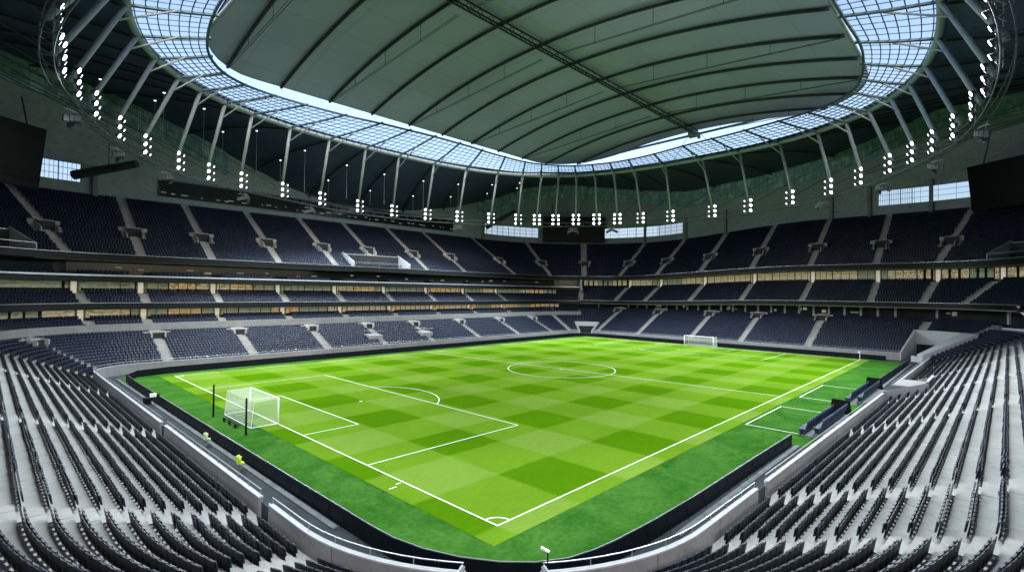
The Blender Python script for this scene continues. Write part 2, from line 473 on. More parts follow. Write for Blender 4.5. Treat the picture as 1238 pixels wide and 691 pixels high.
# ----------------------------------------------------------------- seats
def tmpl(parts):
    """parts: list of MB with material index -> arrays (quads only)"""
    V = np.array(parts.v, np.float32); F = np.array(parts.f, np.int32); MI = np.array(parts.mi, np.int32)
    return V, F, MI
def curved_plate(mb, w, z0, z1, y0, y1, th, mi, bow=0.03, cols=4, rnd=0.05):
    """backrest: bowed in plan, leaning back, corners drawn in at the top"""
    zs = [z0, z0 + (z1 - z0) * 0.55, z1 - rnd, z1]
    sc = [0.94, 1.0, 1.0, 0.80]
    grid = []
    for side in (0, 1):
        for z, k in zip(zs, sc):
            t = (z - z0) / (z1 - z0); row = []
            for c in range(cols + 1):
                u = -1 + 2 * c / cols
                row.append((u * w / 2 * k, y0 + (y1 - y0) * t - bow * u * u + side * th, z))
            grid.append(row)
    nr, nc = len(zs), cols + 1
    vs = [p for r in grid for p in r]; fs = []
    ix = lambda s, r, c: (s * nr + r) * nc + c
    for r in range(nr - 1):
        for c in range(cols):
            fs.append((ix(0, r, c), ix(0, r, c + 1), ix(0, r + 1, c + 1), ix(0, r + 1, c)))
            fs.append((ix(1, r, c), ix(1, r + 1, c), ix(1, r + 1, c + 1), ix(1, r, c + 1)))
        for c, rev in ((0, 0), (cols, 1)):
            q = (ix(0, r, c), ix(0, r + 1, c), ix(1, r + 1, c), ix(1, r, c)); fs.append(q[::-1] if rev else q)
    for c in range(cols):
        fs.append((ix(0, nr - 1, c), ix(0, nr - 1, c + 1), ix(1, nr - 1, c + 1), ix(1, nr - 1, c)))
        fs.append((ix(0, 0, c), ix(1, 0, c), ix(1, 0, c + 1), ix(0, 0, c + 1)))
    mb.add(vs, fs, mi)
def seat_back_mb():
    m = MB(); curved_plate(m, 0.495, 0.22, 0.86, -0.015, 0.10, 0.035, 0, bow=0.02); return m
def seat_pan_mb():
    m = MB(); curved_plate(m, 0.43, 0.40, 0.80, -0.085, -0.02, 0.05, 0, bow=0.015, cols=3); return m
def bracket_mb(sx):
    m = MB()
    m.box((sx * 0.235, 0.07, 0.25), (0.05, 0.16, 0.07), 0)
    m.box((sx * 0.235, 0.09, 0.12), (0.03, 0.04, 0.24), 0)
    return m
near_t = MB()
for part, mi in ((seat_back_mb(), 1), (seat_pan_mb(), 0), (bracket_mb(-1), 2)):
    near_t.add(part.v, part.f, mi)
far_t = MB()
far_t.box((0, 0.07, 0.62), (0.44, 0.05, 0.46), 0, mat=Matrix.Rotation(-0.2, 3, 'X'))
far_t.box((0, -0.06, 0.58), (0.40, 0.06, 0.34), 0, mat=Matrix.Rotation(-0.15, 3, 'X'))
NEAR_T, FAR_T = tmpl(near_t), tmpl(far_t)
SEATS = []        # dicts of arrays: x, y, z, angle, near flag, row, block
def seat_row(s0, s1, D, z, aisles, holes, w, row, near, pitch=0.5, half=0.68, gap_p=0.0):
    """seats of one row between s0 and s1; aisles: [s], holes: [(sa, sb)]"""
    cuts = sorted([(ap(a, D) - half / stretch(ap(a, D), D), ap(a, D) + half / stretch(ap(a, D), D)) for a in aisles] + [h for h in holes])
    spans = []; mg = 0.3 / stretch(s0 + 0.01, D); cur = s0 + mg
    for a, b in cuts:
        if b < cur or a > s1: continue
        if a > cur: spans.append((cur, a))
        cur = max(cur, b)
    if cur < s1: spans.append((cur, s1 - mg))
    for bi, (a, b) in enumerate(spans):
        ss = samples(a, b, 1.0)
        pp = np.array([P(s, D) for s in ss]); L = np.concatenate([[0], np.cumsum(np.linalg.norm(np.diff(pp, axis=0), axis=1))])
        n = int(L[-1] / pitch)
        if n < 1: continue
        q = (L[-1] - n * pitch) / 2 + pitch * (np.arange(n) + 0.5)
        s_i = np.interp(q, L, ss)
        for j, s in enumerate(s_i):
            p = P(s, D); nn = N(s)
            zz = warp(p[0], p[1], z) if w else z
            SEATS.append((p[0], p[1], zz, math.atan2(nn[1], nn[0]) - math.pi / 2, near, row, bi, j, n, s))

# ================================================================= SETTING: ground, pitch
def sheet(name, pts, z, m, kind='structure'):
    mb = MB(); mb.add([(x, y, z) for x, y in pts], [tuple(range(len(pts)))])
    o = mb.build(name, m); o['kind'] = kind
    return o
sheet('ground', [(-900, -900), (1000, -900), (1000, 1000), (-900, 1000)], -0.05, M['asphalt'])
trk = [tuple(P(s, 0.0)) for s in samples(0, TOT - 0.01)]
sheet('perimeter_track', trk, -0.03, M['asphalt'])
# the boards' line round the near corner
NEAR_CORNER = [(-6.12, 3.0), (-6.04, 1.2), (-5.66, -0.7), (-4.95, -2.5), (-3.95, -4.1), (-2.8, -5.3), (-1.5, -6.1), (0, -6.5), (1.4, -6.7), (3.2, -6.85), (5.15, -6.98), (9.4, -7.12)]
turf_pts = [(-6.1, 71.4), (-6.1, 6.0)] + NEAR_CORNER + \
           [ (29.2, -7.2), (29.2, -9.2), (67.2, -9.9), (67.2, -7.6), (107.2, -7.8), (107.2, 71.4)]
sheet('artificial_turf', turf_pts, -0.015, M['turf'])
sheet('grass_pitch', [(-1.75, -1.5), (106.6, -1.5), (106.6, 69.6), (-1.75, 69.6)], 0.0, M['pitch'])

mk = MB(); LW = 0.115; ZM = 0.012
def line(x0, y0, x1, y1, w=LW, mb=mk, z=ZM):
    d = Vector((x1 - x0, y1 - y0, 0)); d.normalize(); n = Vector((-d.y, d.x, 0)) * w / 2; e = d * w / 2
    a, b = Vector((x0, y0, z)) - e, Vector((x1, y1, z)) + e
    mb.add([a - n, b - n, b + n, a + n], [(0, 1, 2, 3)])
def arc(cx, cy, r, a0, a1, w=LW, mb=mk, z=ZM):
    n = max(8, int(abs(a1 - a0) / 4))
    rows = [[(cx + rr * math.cos(R(a0 + (a1 - a0) * i / n)), cy + rr * math.sin(R(a0 + (a1 - a0) * i / n)), z) for i in range(n + 1)] for rr in (r + w / 2, r - w / 2)]
    mb.loft(rows)
zz = ZM
line(0, 0, 105, 0); line(0, 68, 105, 68)
line(0, 0, 0, 68, z=ZM + .003); line(105, 0, 105, 68, z=ZM + .003)
line(51.6, 0.1, 46.2, 67.9, z=ZM + .006)
HC = (48.9, 33.8)
arc(*HC, 9.15, 0, 360, z=ZM + .009)
for sx, x0 in ((1, 0.0), (-1, 105.0)):
    X = lambda d: x0 + sx * d
    line(X(0.1), 13.84, X(16.5), 13.84, z=ZM + .006); line(X(0.1), 54.16, X(16.5), 54.16, z=ZM + .006); line(X(16.5), 13.84, X(16.5), 54.16, z=ZM + .009)
    line(X(0.1), 24.84, X(5.5), 24.84, z=ZM + .006); line(X(0.1), 43.16, X(5.5), 43.16, z=ZM + .006); line(X(5.5), 24.84, X(5.5), 43.16, z=ZM + .009)
    a = math.degrees(math.acos(5.5 / 9.15))
    if sx > 0: arc(X(11), 34, 9.15, -a, a, z=ZM + .006)
    else: arc(X(11), 34, 9.15, 180 - a, 180 + a, z=ZM + .006)
    arc(X(11), 34, 0.11, 0, 360, 0.2, z=ZM + .006)
    for cy, a0 in ((0, 0), (68, -90)):
        b0 = a0 if sx > 0 else (90 if cy == 0 else 180)
        arc(x0, cy, 1.0, b0, b0 + 90, z=ZM + .012)
arc(*HC, 0.11, 0, 360, 0.2, z=ZM + .012)
line(-0.55, 9.15, -0.25, 9.15, 0.1); line(-1.35, 8.75, -0.85, 8.75, 0.1)
mk.build('pitch_markings', M['white_paint'])['kind'] = 'structure'
tm = MB()
for x0, x1, yb in ((33.5, 45.2, -8.0), (53.0, 65.2, -8.0)):
    line(x0, -1.9, x1, -1.9, 0.12, tm, 0.0); line(x0, -1.9, x0, yb, 0.12, tm, 0.003); line(x1, -1.9, x1, yb, 0.12, tm, 0.003)
tm.build('technical_area_markings', M['white_paint'])['kind'] = 'structure'
# thin seam line where grass meets artificial turf, and a cable kerb behind the boards
kb = MB()
kb.box((-6.55, 38, 0.03), (0.35, 64, 0.12))
kb.box((17.5, -7.75, 0.03), (23, 0.35, 0.12)); kb.box((86, -8.4, 0.03), (36, 0.35, 0.12))
kb.build('cable_kerb', M['kerb'])['kind'] = 'structure'

# ================================================================= GOALS
def make_goal(x0, sx, label):
    t = thing('football_goal', (x0, 34, 0), label, 'goal', 'white football goals')
    for y in (30.28, 37.72):
        m = MB(); m.tube((x0, y, 0.0), (x0, y, 2.5), 0.075, n=10); m.build('post', M['white_metal'], t, True)
    m = MB(); m.tube((x0, 30.28, 2.5), (x0, 37.72, 2.5), 0.075, n=10); m.build('crossbar', M['white_metal'], t, True)
    d = -sx * 2.5; top = -sx * 2.25
    m = MB(); m.poly([(x0, 30.28, 0.05), (x0 + d, 30.28, 0.05), (x0 + d, 37.72, 0.05), (x0, 37.72, 0.05)], 0.045, 6); m.build('ground_frame', M['white_metal'], t)
    for y in (30.28, 37.72):
        m = MB(); m.tube((x0, y, 2.5), (x0 + top, y, 2.45), 0.018); m.tube((x0 + top, y, 2.45), (x0 + d, y, 0.05), 0.018); m.build('net_stay', M['white_metal'], t)
    m = MB()
    ya, yb = 30.3, 37.7
    n = 14
    sag = lambda k: 0.10 * math.sin(math.pi * k / n)
    roof = [[(x0 + u, ya + (yb - ya) * k / n, 2.46 - sag(k) * (abs(u) > 0.01)) for k in range(n + 1)] for u in (0, top * 0.5, top)]
    m.loft(roof)
    back = [[(x0 + top + (d - top) * v, ya + (yb - ya) * k / n, (2.46 - sag(k)) * (1 - v) + 0.05 * v) for k in range(n + 1)] for v in (0, 0.35, 0.7, 1)]
    m.loft(back)
    for y in (ya, yb):
        m.loft([[(x0 + top * u, y, 2.45) for u in (0, 0.5, 1)], [(x0 + (top + (d - top) * 0.5) * u, y, 1.25) for u in (0, 0.5, 1)], [(x0 + d * u, y, 0.05) for u in (0, 0.5, 1)]])
    # net cords
    net = m.build('net', M['net'], t)
    c = MB()
    for k in range(0, 38):
        y = ya + (yb - ya) * k / 37
        s_ = 0.10 * math.sin(math.pi * k / 37)
        c.poly([(x0 + top, y, 2.46 - s_), (x0 + d, y, 0.05)], 0.005, 3, caps=False)
    for k in range(1, 12):
        v = k / 12; c.poly([(x0 + top + (d - top) * v, ya, 2.46 - 2.41 * v), (x0 + top + (d - top) * v, yb, 2.46 - 2.41 * v)], 0.005, 3, caps=False)
    c.build('net_cord', M['net_cord'], net)
    return t
make_goal(0.0, 1, 'white football goal with box net, nearer one in front of the black net poles')
make_goal(105.0, -1, 'white football goal at the far end, small in front of the navy seats')
for y, lb in ((37.78, 'slim black padded pole behind the near goal, on its far touchline side'), (28.54, 'slim black padded pole behind the near goal, overlapping the goal net in view')):
    t = thing('net_pole', (-3.52, y, -0.015), lb, 'pole', 'black poles behind the near goal')
    m = MB(); m.tube((-3.52, y, 0), (-3.52, y, 3.2), 0.09, n=8); m.build('padding', M['black'], t, True)
    m = MB(); m.tube((-3.52, y, 3.2), (-3.52, y, 3.28), 0.06, n=8); m.build('cap', M['black'], t)
    m = MB(); m.tube((-3.52, y, -0.015), (-3.52, y, 0.04), 0.16, n=10); m.build('base_plate', M['black'], t)
t = thing('goal_trolley', (-3.4, 33.2, -0.015), 'low dark wheeled goal trolley lying on the turf behind the near goal net', 'trolley')
m = MB(); m.box((-3.3, 33.2, 0.28), (0.1, 3.6, 0.08)); m.box((-3.0, 33.2, 0.2), (0.08, 3.2, 0.06)); m.build('frame', M['black'], t)
for y in (31.6, 33.2, 34.8):
    m = MB(); m.tube((-3.5, y, 0.2), (-3.36, y, 0.2), 0.21, n=12); m.build('wheel', M['black'], t)
t = thing('corner_flag', (105, 0, 0), 'white corner flag post where the far goal line meets the near touchline', 'corner flag')
m = MB(); m.tube((105, 0, 0), (105, 0, 1.8), 0.04, n=8); m.build('post', M['white_metal'], t)
m = MB(); m.add([(105, 0.02, 1.78), (105, 0.45, 1.62), (105, 0.02, 1.42), (105.02, 0.02, 1.78), (105.02, 0.45, 1.62), (105.02, 0.02, 1.42)], [(0, 1, 2), (5, 4, 3), (0, 3, 4, 1), (1, 4, 5, 2), (2, 5, 3, 0)]); m.build('flag', M['white_paint'], t)

# ================================================================= ADVERTISING BOARDS
def board(pts, label, h=1.0, stays=True):
    t = thing('advertising_board', (pts[0][0], pts[0][1], 0), label, 'advertising board', 'black boards around the pitch')
    m = MB()
    n = len(pts)
    def off(i, d):
        a = Vector(pts[max(i - 1, 0)]); b = Vector(pts[min(i + 1, n - 1)]); u = (b - a).normalized()
        return (pts[i][0] + u.y * d, pts[i][1] - u.x * d)
    rows = []
    for i in range(n):
        p, q = off(i, -0.07), off(i, 0.07)
        rows.append([(p[0], p[1], 0.0), (q[0], q[1], 0.0), (q[0], q[1], h), (p[0], p[1], h)])
    m.loft(rows, closed=True)
    o = len(m.v)
    m.f += [(0, 1, 2, 3), (o - 1, o - 2, o - 3, o - 4)]; m.mi += [0, 0]
    m.build('panel', M['board'], t)
    m = MB(); m.poly([(x, y, h + 0.015) for x, y in pts], 0.03, 4); m.build('top_edge', M['board_top'], t)
    # supporting feet behind the panels
    if not stays: return
    for i in range(1, n):
        a, b = Vector(pts[i - 1]), Vector(pts[i]); L = (b - a).length; u = (b - a) / L
        k = int(L / 1.6)
        for j in range(k):
            p = a + u * (j + 0.5) * L / k; q = p + Vector((u.y, -u.x)) * 0.28
            m = MB(); m.poly([(p.x + u.y * .07, p.y - u.x * .07, h * 0.8), (q.x, q.y, -0.02)], 0.02, 3); m.build('stay', M['black'], t)
ca = NEAR_CORNER
board([(-6.0, 66.0)] + [(-6.15, y) for y in range(60, 6, -6)] + ca + [(12, -7.15), (20, -7.2), (28.8, -7.3)], 'long black advertising board curving round the near corner of the pitch')
board([(67.6, -7.8), (85, -7.9), (103.5, -8.0)], 'black advertising board beyond the dugout seats on the near touchline')
board([(107.9, -4.0), (108.0, 20), (108.1, 45), (108.1, 66), (106.5, 70.2), (103.0, 71.7), (60, 71.9), (20, 71.9), (0, 71.8), (-4.2, 70.6), (-6.0, 67.0)],
      'black advertising board running behind the far goal and along the far touchline', stays=False)

# ================================================================= DUGOUT SEATS, TRACKSIDE ITEMS
def dugout_seat(label, group):
    t = thing('dugout_chair', (0, 0, 0), label, 'dugout seat', group)
    m = MB(); m.box((0, -0.28, 0.46), (0.56, 0.50, 0.16)); m.box((0, -0.25, 0.2), (0.4, 0.36, 0.38), top=(1.15, 1.2)); m.build('cushion', M['dugout'], t)
    m = MB(); curved_plate(m, 0.50, 0.46, 1.16, 0.0, 0.16, 0.10, 0, bow=-0.03, rnd=0.1); m.build('backrest', M['dugout'], t)
    m = MB(); curved_plate(m, 0.34, 1.10, 1.34, 0.15, 0.19, 0.09, 0, bow=-0.01, rnd=0.05); m.build('headrest', M['dugout_head'], t)
    for u in (-0.29, 0.29):
        m = MB(); m.box((u, -0.2, 0.62), (0.06, 0.42, 0.07)); m.build('armrest', M['dugout_trim'], t)
    return t
proto = None
for di, (x0, n, nm) in enumerate(((33.2, 16, 'nearer'), (53.4, 17, 'farther'))):
    d = thing('dugout_plinth', (x0 + n * 0.33, -8.0, -0.02), ('low dark stepped plinth under the %s bank of navy dugout seats' % nm), 'plinth', 'dugout plinths')
    m = MB(); m.box((x0 + n * 0.33, -7.55, 0.04), (n * 0.66 + 0.6, 1.0, 0.13)); m.box((x0 + n * 0.33, -8.75, 0.19), (n * 0.66 + 0.6, 1.4, 0.43)); m.build('step', M['kerb'], d)
    m = MB(); m.box((x0 + n * 0.66 + 0.35, -8.1, 0.95), (0.10, 2.2, 1.9), top=(1, 0.75)); m.build('side_screen', M['black'], d)
    for row in (0, 1):
        for k in range(n):
            lb = 'navy padded dugout seat, %s from the near end of the %s row, %s dugout' % (ordinal(k + 1), ('front', 'back')[row], nm)
            if proto is None:
                proto = dugout_seat(lb, 'dugout seats'); o = proto
            else:
                o = copy_tree(proto)
            o['label'] = lb
            o.location = (x0 + 0.66 * k, -7.35 - row * 1.25, 0.10 + row * 0.30); o.rotation_euler = (0, 0, math.pi)
for (x, y), m_, lb in (((-6.9, 27.4), 'hivis_pale', 'pale'), ((-7.0, 19.3), 'hivis', 'bright lime')):
    c = thing('folding_chair', (x, y, -0.03), 'grey folding chair beside the board carrying the %s high visibility jacket' % lb, 'chair', 'trackside folding chairs')
    m = MB(); m.box((x, y, 0.44), (0.42, 0.42, 0.04)); m.build('seat', M['rail'], c)
    m = MB(); m.box((x - 0.2, y, 0.74), (0.04, 0.42, 0.3)); m.build('backrest', M['rail'], c)
    for sx in (-1, 1):
        for sy in (-1, 1):
            m = MB(); m.tube((x + sx * .19, y + sy * .19, -0.03), (x - sx * .14, y + sy * .19, 0.44), 0.02, n=5); m.build('leg', M['rail'], c)
    for sy in (-1, 1):
        m = MB(); m.tube((x - 0.19, y + sy * .2, 0.42), (x - 0.21, y + sy * .2, 0.92), 0.02, n=5); m.build('back_post', M['rail'], c)
    j = thing('jacket', (x - 0.2, y, 0.5), '%s high visibility jacket draped over a trackside folding chair' % lb, 'jacket', 'high visibility jackets')
    m = MB(); curved_plate(m, 0.50, 0.50, 1.06, -0.03, 0.01, 0.09, 0, bow=-0.04, rnd=0.10)
    m.v = [(x - 0.24 + q[1] * 1.6, y + q[0], q[2]) for q in m.v]
    m.box((x + 0.02, y + 0.02, 0.52), (0.40, 0.40, 0.10), top=(0.85, 0.8))
    m.build('body', M[m_], j)
    for sy in (-1, 1):
        m = MB(); m.tube((x - 0.2, y + sy * 0.26, 0.98), (x - 0.12, y + sy * 0.31, 0.58), 0.075, 0.05, n=7); m.build('sleeve', M[m_], j)
t = thing('television_camera', (-6.85, 47.6, -0.03), 'white shrouded television camera on dark tripod beside the near end board', 'camera')
m = MB()
for a in (90, 210, 330): m.tube((-6.85, 47.6, 0.95), (-6.85 + .4 * math.cos(R(a)), 47.6 + .4 * math.sin(R(a)), -0.03), 0.03, n=5)
m.build('tripod', M['black'], t)
m = MB(); m.box((-6.75, 47.6, 1.15), (0.6, 0.3, 0.36)); m.build('shroud', M['white_paint'], t)
m = MB(); m.tube((-6.45, 47.6, 1.15), (-6.1, 47.6, 1.15), 0.09, n=8); m.build('lens', M['black'], t)
t = thing('equipment_case', (-7.0, 49.2, -0.03), 'black equipment case on the grey track beside the television camera', 'case')
m = MB(); m.box((-7.0, 49.2, 0.3), (0.6, 0.9, 0.64), top=(0.95, 0.97)); m.build('body', M['black'], t)
m = MB(); m.box((-7.0, 49.2, 0.64), (0.58, 0.88, 0.05), top=(0.9, 0.9)); m.build('lid', M['board'], t)

# ================================================================= GRANDSTANDS
def mk_aisles(points, lo, hi):
    return [s_near(p, lo, hi) for p in points]
S_MID = A_N[1] / 2
R_MID = sum(A_R) / 2; F_MID = sum(A_F) / 2; L_MID = sum(A_L) / 2
x_at = lambda x: L_B[0] + (x - P(L_B[0], 0)[0])
ne_at = lambda y: L_L[0] + (P(L_L[0], 0)[1] - y)            # near end line by y
tl_at = lambda x: L_T[0] + (P(L_T[0], 0)[0] - x)            # far touchline by x
fe_at = lambda y: L_F[0] + (y - P(L_F[0], 0)[1])            # far end by y

T1, R1, Z1, D1 = 0.82, 0.37, 0.50, 0.15
GS = {}
GS['far'] = thing('grandstand', (52, 92, 0), 'deep grandstand along the far touchline with dark suites and lit lounges between its tiers', 'grandstand')
GS['end'] = thing('grandstand', (128, 32, 0), 'grandstand behind the far goal with one wide lower bank under a broad middle tier', 'grandstand')
GS['near_end'] = thing('grandstand', (-18, 35, 0), 'near lower bank of pale terraces behind the nearer goal, dark navy seats seen from behind', 'grandstand')
GS['near_side'] = thing('grandstand', (55, -18, 0), 'near lower bank of pale terraces behind the dugout seats, dark navy seats seen from behind', 'grandstand')

# tunnel and vomitory holes of the lower tier: (s0, s1, rows)
far_tun = (A_F[0] + 1.4, A_F[0] + 5.2, 7)
cor_tun = (A_R[0] + 5.3, A_R[0] + 8.6, 12)
ply_tun = (x_at(55.0), x_at(61.5), 5)
gap_hw = 1.55
mid_gap = (S_MID - gap_hw, S_MID + gap_hw, 8)

ais = {}
ais['near_end'] = [ne_at(53.0), (ne_at(31.0), 0.6), (ne_at(8.75), 0.34), (TOT + 1.6, 0.42)]
ais['near_side'] = [(A_N[1] + 0.2, -0.14), (x_at(12.9), -0.30), x_at(33.5), x_at(53.0), x_at(72.5), x_at(92.0)]
ais['far1'] = [tl_at(x) for x in (99, 84.5, 69.3, 54.4, 41.5, 28.2, 14.0, 1.0)] + [A_L[0] + 5.0]
ais['end1'] = [fe_at(y) for y in (11.4, 26.6, 39.5, 55.6)] + [A_F[0] + 0.3, A_F[0] + 7.5] + [A_R[1] - 1.2]
ais['far3'] = mk_aisles([(78.3, 88.5), (64.8, 88.5), (51.5, 88.5), (38.1, 88.5), (24.9, 88.5), (12.2, 88.5), (0.2, 88.5), (-8.1, 88.5), (92, 88.5)], F_MID, L_L[0] + 20)
ais['end3'] = mk_aisles([(123, 70.3), (123, 59.7), (123, 45), (123, 30.4), (123, 15.5), (123, 1.1), (122.5, -8.3), (122.3, -16.3)], R_MID - 6, F_MID)
ais['far4'] = mk_aisles([(-0.2, 91), (11.4, 91), (24.35, 91), (37.4, 91), (49.9, 91), (63.9, 91), (77.5, 91), (-10.5, 91)], F_MID, L_L[0] + 20) + [tl_at(98.5), A_F[0] + R(66) * 6.0]
ais['end4'] = mk_aisles([(126, 84), (126, 71), (126, 57.8), (126, 43.6), (126, 28.9), (126, 14.5), (126, 0.5), (126, -10.7)], R_MID - 8, F_MID + 1)

def stair(mb, s, D0, T, Rz, z0, k0, k1, w=False, width=1.16):
    for k in range(k0, k1):
        D = D0 + (k + 1) * T
        sq = ap(s, D); p = P(sq, D - 0.16); n = N(sq); z = z0 + k * Rz
        zz = warp(p[0], p[1], z) if w else z
        mb.box((p[0], p[1], zz + Rz / 4 + 0.002), (width, 0.32, Rz / 2), ang=math.atan2(n[1], n[0]) - math.pi / 2)

def tier(parent, name, s0, s1, D0, T, Rz, z0, n, aisles, w=False, holes=(), near=False, m='concrete', seats=True, half=0.68, skip=(), extra_holes=(), pitch=0.5):
    mb = MB()
    cuts = sorted((a, b, k) for a, b, k in holes)
    cur = s0; spans = []
    for a, b, k in cuts:
        spans += [(cur, a, 0), (a, b, k)]; cur = b
    spans.append((cur, s1, 0))
    for a, b, k in spans:
        if b - a > 0.01 and k < n:
            sweep(mb, terrace_profile(D0, T, Rz, z0, k, n), a, b, w)
    o = mb.build(name, M[m], parent)
    for s in aisles:
        if s0 - 0.1 <= ap(s, 0) <= s1 + 0.1:
            k0 = 0
            for a, b, k in list(cuts) + list(extra_holes):
                if a < ap(s, 0) < b: k0 = k
            q = MB(); stair(q, s, D0, T, Rz, z0, k0, n - 1, w); q.build('aisle_stair', M['step'], parent)
    if seats:
        for k in range(n):
            hs = [(a, b) for a, b, kk in list(cuts) + list(extra_holes) if k < kk]
            hs += [(a, b) for a, b, ka, kb in skip if ka <= k < kb]
            seat_row(s0, s1, D0 + k * T + T - 0.17, z0 + k * Rz, aisles, hs, w, k, near, half=half, pitch=pitch)
    return o

def vomitory(parent, s, D0, T, Rz, z0, k0, k1, w=False, width=2.7, up=1.15):
    """stair head cut into a tier: pale concrete box with a dark shade block in its opening towards the pitch"""
    Da, Db = D0 + k0 * T, D0 + k1 * T
    p = P(s, 0); n = N(s); tg = np.array([-n[1], n[0]])
    za, zb = z0 + k0 * Rz, z0 + (k1 - 1) * Rz
    def q(u, D, z):
        c = P(s, D) + tg * u
        return (c[0], c[1], warp(c[0], c[1], z) if w else z)
    h = width / 2; zt = zb + up; th = 0.22
    m = MB()
    def slab(u0, u1, a, b, z00, z01, z10, z11):
        m.add([q(u0, a, z00), q(u1, a, z00), q(u1, b, z10), q(u0, b, z10), q(u0, a, z01), q(u1, a, z01), q(u1, b, z11), q(u0, b, z11)],
              [(0, 3, 2, 1), (4, 5, 6, 7), (0, 1, 5, 4), (1, 2, 6, 5), (2, 3, 7, 6), (3, 0, 4, 7)])
    slab(-h, -h + th, Da, Db, za - .2, za + 1.25, zb - .2, zt)
    slab(h - th, h, Da, Db, za - .2, za + 1.05, zb - .2, zt)
    slab(-h + th, h - th, Db - th, Db, zb - 1.6, zt, zb - 1.6, zt)
    slab(-h - 0.9, -h, Db - 0.9, Db - 0.7, zb - .9, zt - .15, zb - .9, zt - .15)
    slab(h, h + 0.9, Db - 0.9, Db - 0.7, zb - .9, zt - .15, zb - .9, zt - .15)
    slab(-h + th, h - th, Db - 1.4, Db - th, zt - 0.35, zt - 0.12, zt - 0.35, zt - 0.12)
    o = m.build('vomitory', M['step'], parent)
    m = MB(); slab(-h + th + .01, h - th - .01, Db - 1.9, Db - th - .01, za + .05, zt - .36, za + .05, zt - .36); m.build('passage_shade', M['dark_room'], o)  # solid dark block, its colour stands for shade inside the opening

# ---- lower tier all round
n_low = 20
tier(GS['near_end'], 'lower_terrace', L_MID, TOT + S_MID - gap_hw, D1, T1, R1, Z1, 16, ais['near_end'], near=True)
tier(GS['near_side'], 'lower_terrace', S_MID + gap_hw, R_MID, D1, T1, R1, Z1, 16, ais['near_side'], near=True, holes=[ply_tun, (cor_tun[0], R_MID, 12)])
tier(GS['end'], 'lower_terrace', R_MID, F_MID + 3.0, D1, T1, R1, Z1, n_low, ais['end1'], holes=[(R_MID, cor_tun[1], 12), (far_tun[0], far_tun[1], far_tun[2])] if far_tun[1] < F_MID + 3 else [(R_MID, cor_tun[1], 12)])
tier(GS['far'], 'lower_terrace', F_MID + 3.0, L_MID, D1, T1, R1, Z1, 13, ais['far1'])
# back walls that close the near banks
for key, a, b in (('near_end', L_MID, TOT + S_MID - gap_hw), ('near_side', S_MID + gap_hw, R_MID)):
    m = MB(); sweep(m, rect(D1 + 16 * T1, D1 + 16 * T1 + 0.3, Z1, Z1 + 16 * R1 + 0.6), a, b); m.build('back_wall', M['precast'], GS[key])
# terrace filling the aisle behind the corner gap, starting above the opening
m = MB(); sweep(m, terrace_profile(D1, T1, R1, Z1, 4, 16), S_MID - gap_hw, S_MID + gap_hw); m.build('gangway_terrace', M['concrete'], GS['near_side'])
q = MB(); stair(q, S_MID, D1, T1, R1, Z1, 4, 15, width=2.2); q.build('aisle_stair', M['step'], GS['near_side'])

# expansion joints across the near treads
for key, jl in (('near_end', [ne_at(y) for y in (5.6, 14.5, 20.5, 26.0, 37, 43, 48)] + [TOT + 4.3, TOT + 7.0]), ('near_side', [S_MID + 3.4, S_MID + 6.6] + [x_at(x) for x in (8.6, 18.0, 23.2, 28.4, 39, 45)])):
    for s in jl:
        m = MB()
        for k in range(16):
            D = D1 + (k + 0.5) * T1; p = P(s, D); nn = N(s)
            m.box((p[0], p[1], Z1 + k * R1 + 0.003), (0.03, T1 - 0.01, 0.006), ang=math.atan2(nn[1], nn[0]) - math.pi / 2)
        m.build('tread_joint', M['kerb'], GS[key])
# ---- front walls
def front_wall(s0, s1, label, ends=True):
    p = P((s0 + s1) / 2, 0)
    t = thing('front_wall', (p[0], p[1], 0), label, 'wall', 'pale front walls of the stands')
    m = MB(); sweep(m, rect(-0.12, 0.12, -0.03, 1.45), s0, s1); m.build('wall_panel', M['precast'], t)
    m = MB(); sweep(m, rect(-0.13, 0.13, 1.452, 1.52), s0 + .02, s1 - .02); m.build('coping', M['coping'], t)
    m = MB(); ss = samples(s0 + 0.1, s1 - 0.1, 3.0)
    m.poly([pt(s, -0.06, 1.86) for s in ss], 0.035, 6)
    n = max(2, int((s1 - s0) / 1.9))
    for i in range(n + 1):
        s = s0 + 0.15 + (s1 - s0 - 0.3) * i / n
        m.tube(pt(s, -0.06, 1.55), pt(s, -0.06, 1.86), 0.025, n=5)
    m.build('handrail', M['rail'], t)
    # expansion joints
    m = MB()
    k = max(1, int((s1 - s0) / 5.5))
    for i in range(1, k):
        s = s0 + (s1 - s0) * i / k; a = pt(s, 0.122, 0.7); nn = N(s)
        m.box(a, (0.03, 0.006, 1.46), ang=math.atan2(nn[1], nn[0]) - math.pi / 2)
    if m.v: m.build('joint', M['black'], t)
    return t
front_wall(A_L[1] + 0.5, ne_at(31.9), 'pale front wall of the near end, beyond the farther gate gap')
front_wall(ne_at(30.5), ne_at(9.5), 'long pale front wall behind the goal, between two gate gaps')
front_wall(ne_at(8.1), TOT + S_MID - gap_hw, 'curved pale front wall ending at the corner opening, on the goal side')
front_wall(S_MID + gap_hw, x_at(12.1), 'curved pale front wall ending beside the white security camera')
front_wall(x_at(13.8), x_at(54.9), 'long pale front wall behind the nearer dugout seats')
front_wall(x_at(61.6), A_R[0] + 3.6, 'pale front wall past the dugouts up to the white corner tunnel')
front_wall(cor_tun[1] + 0.05, far_tun[0] - 0.1, 'pale front wall behind the far goal')
front_wall(far_tun[1] + 0.1, A_L[1] + 0.4, 'pale front wall along the far touchline')
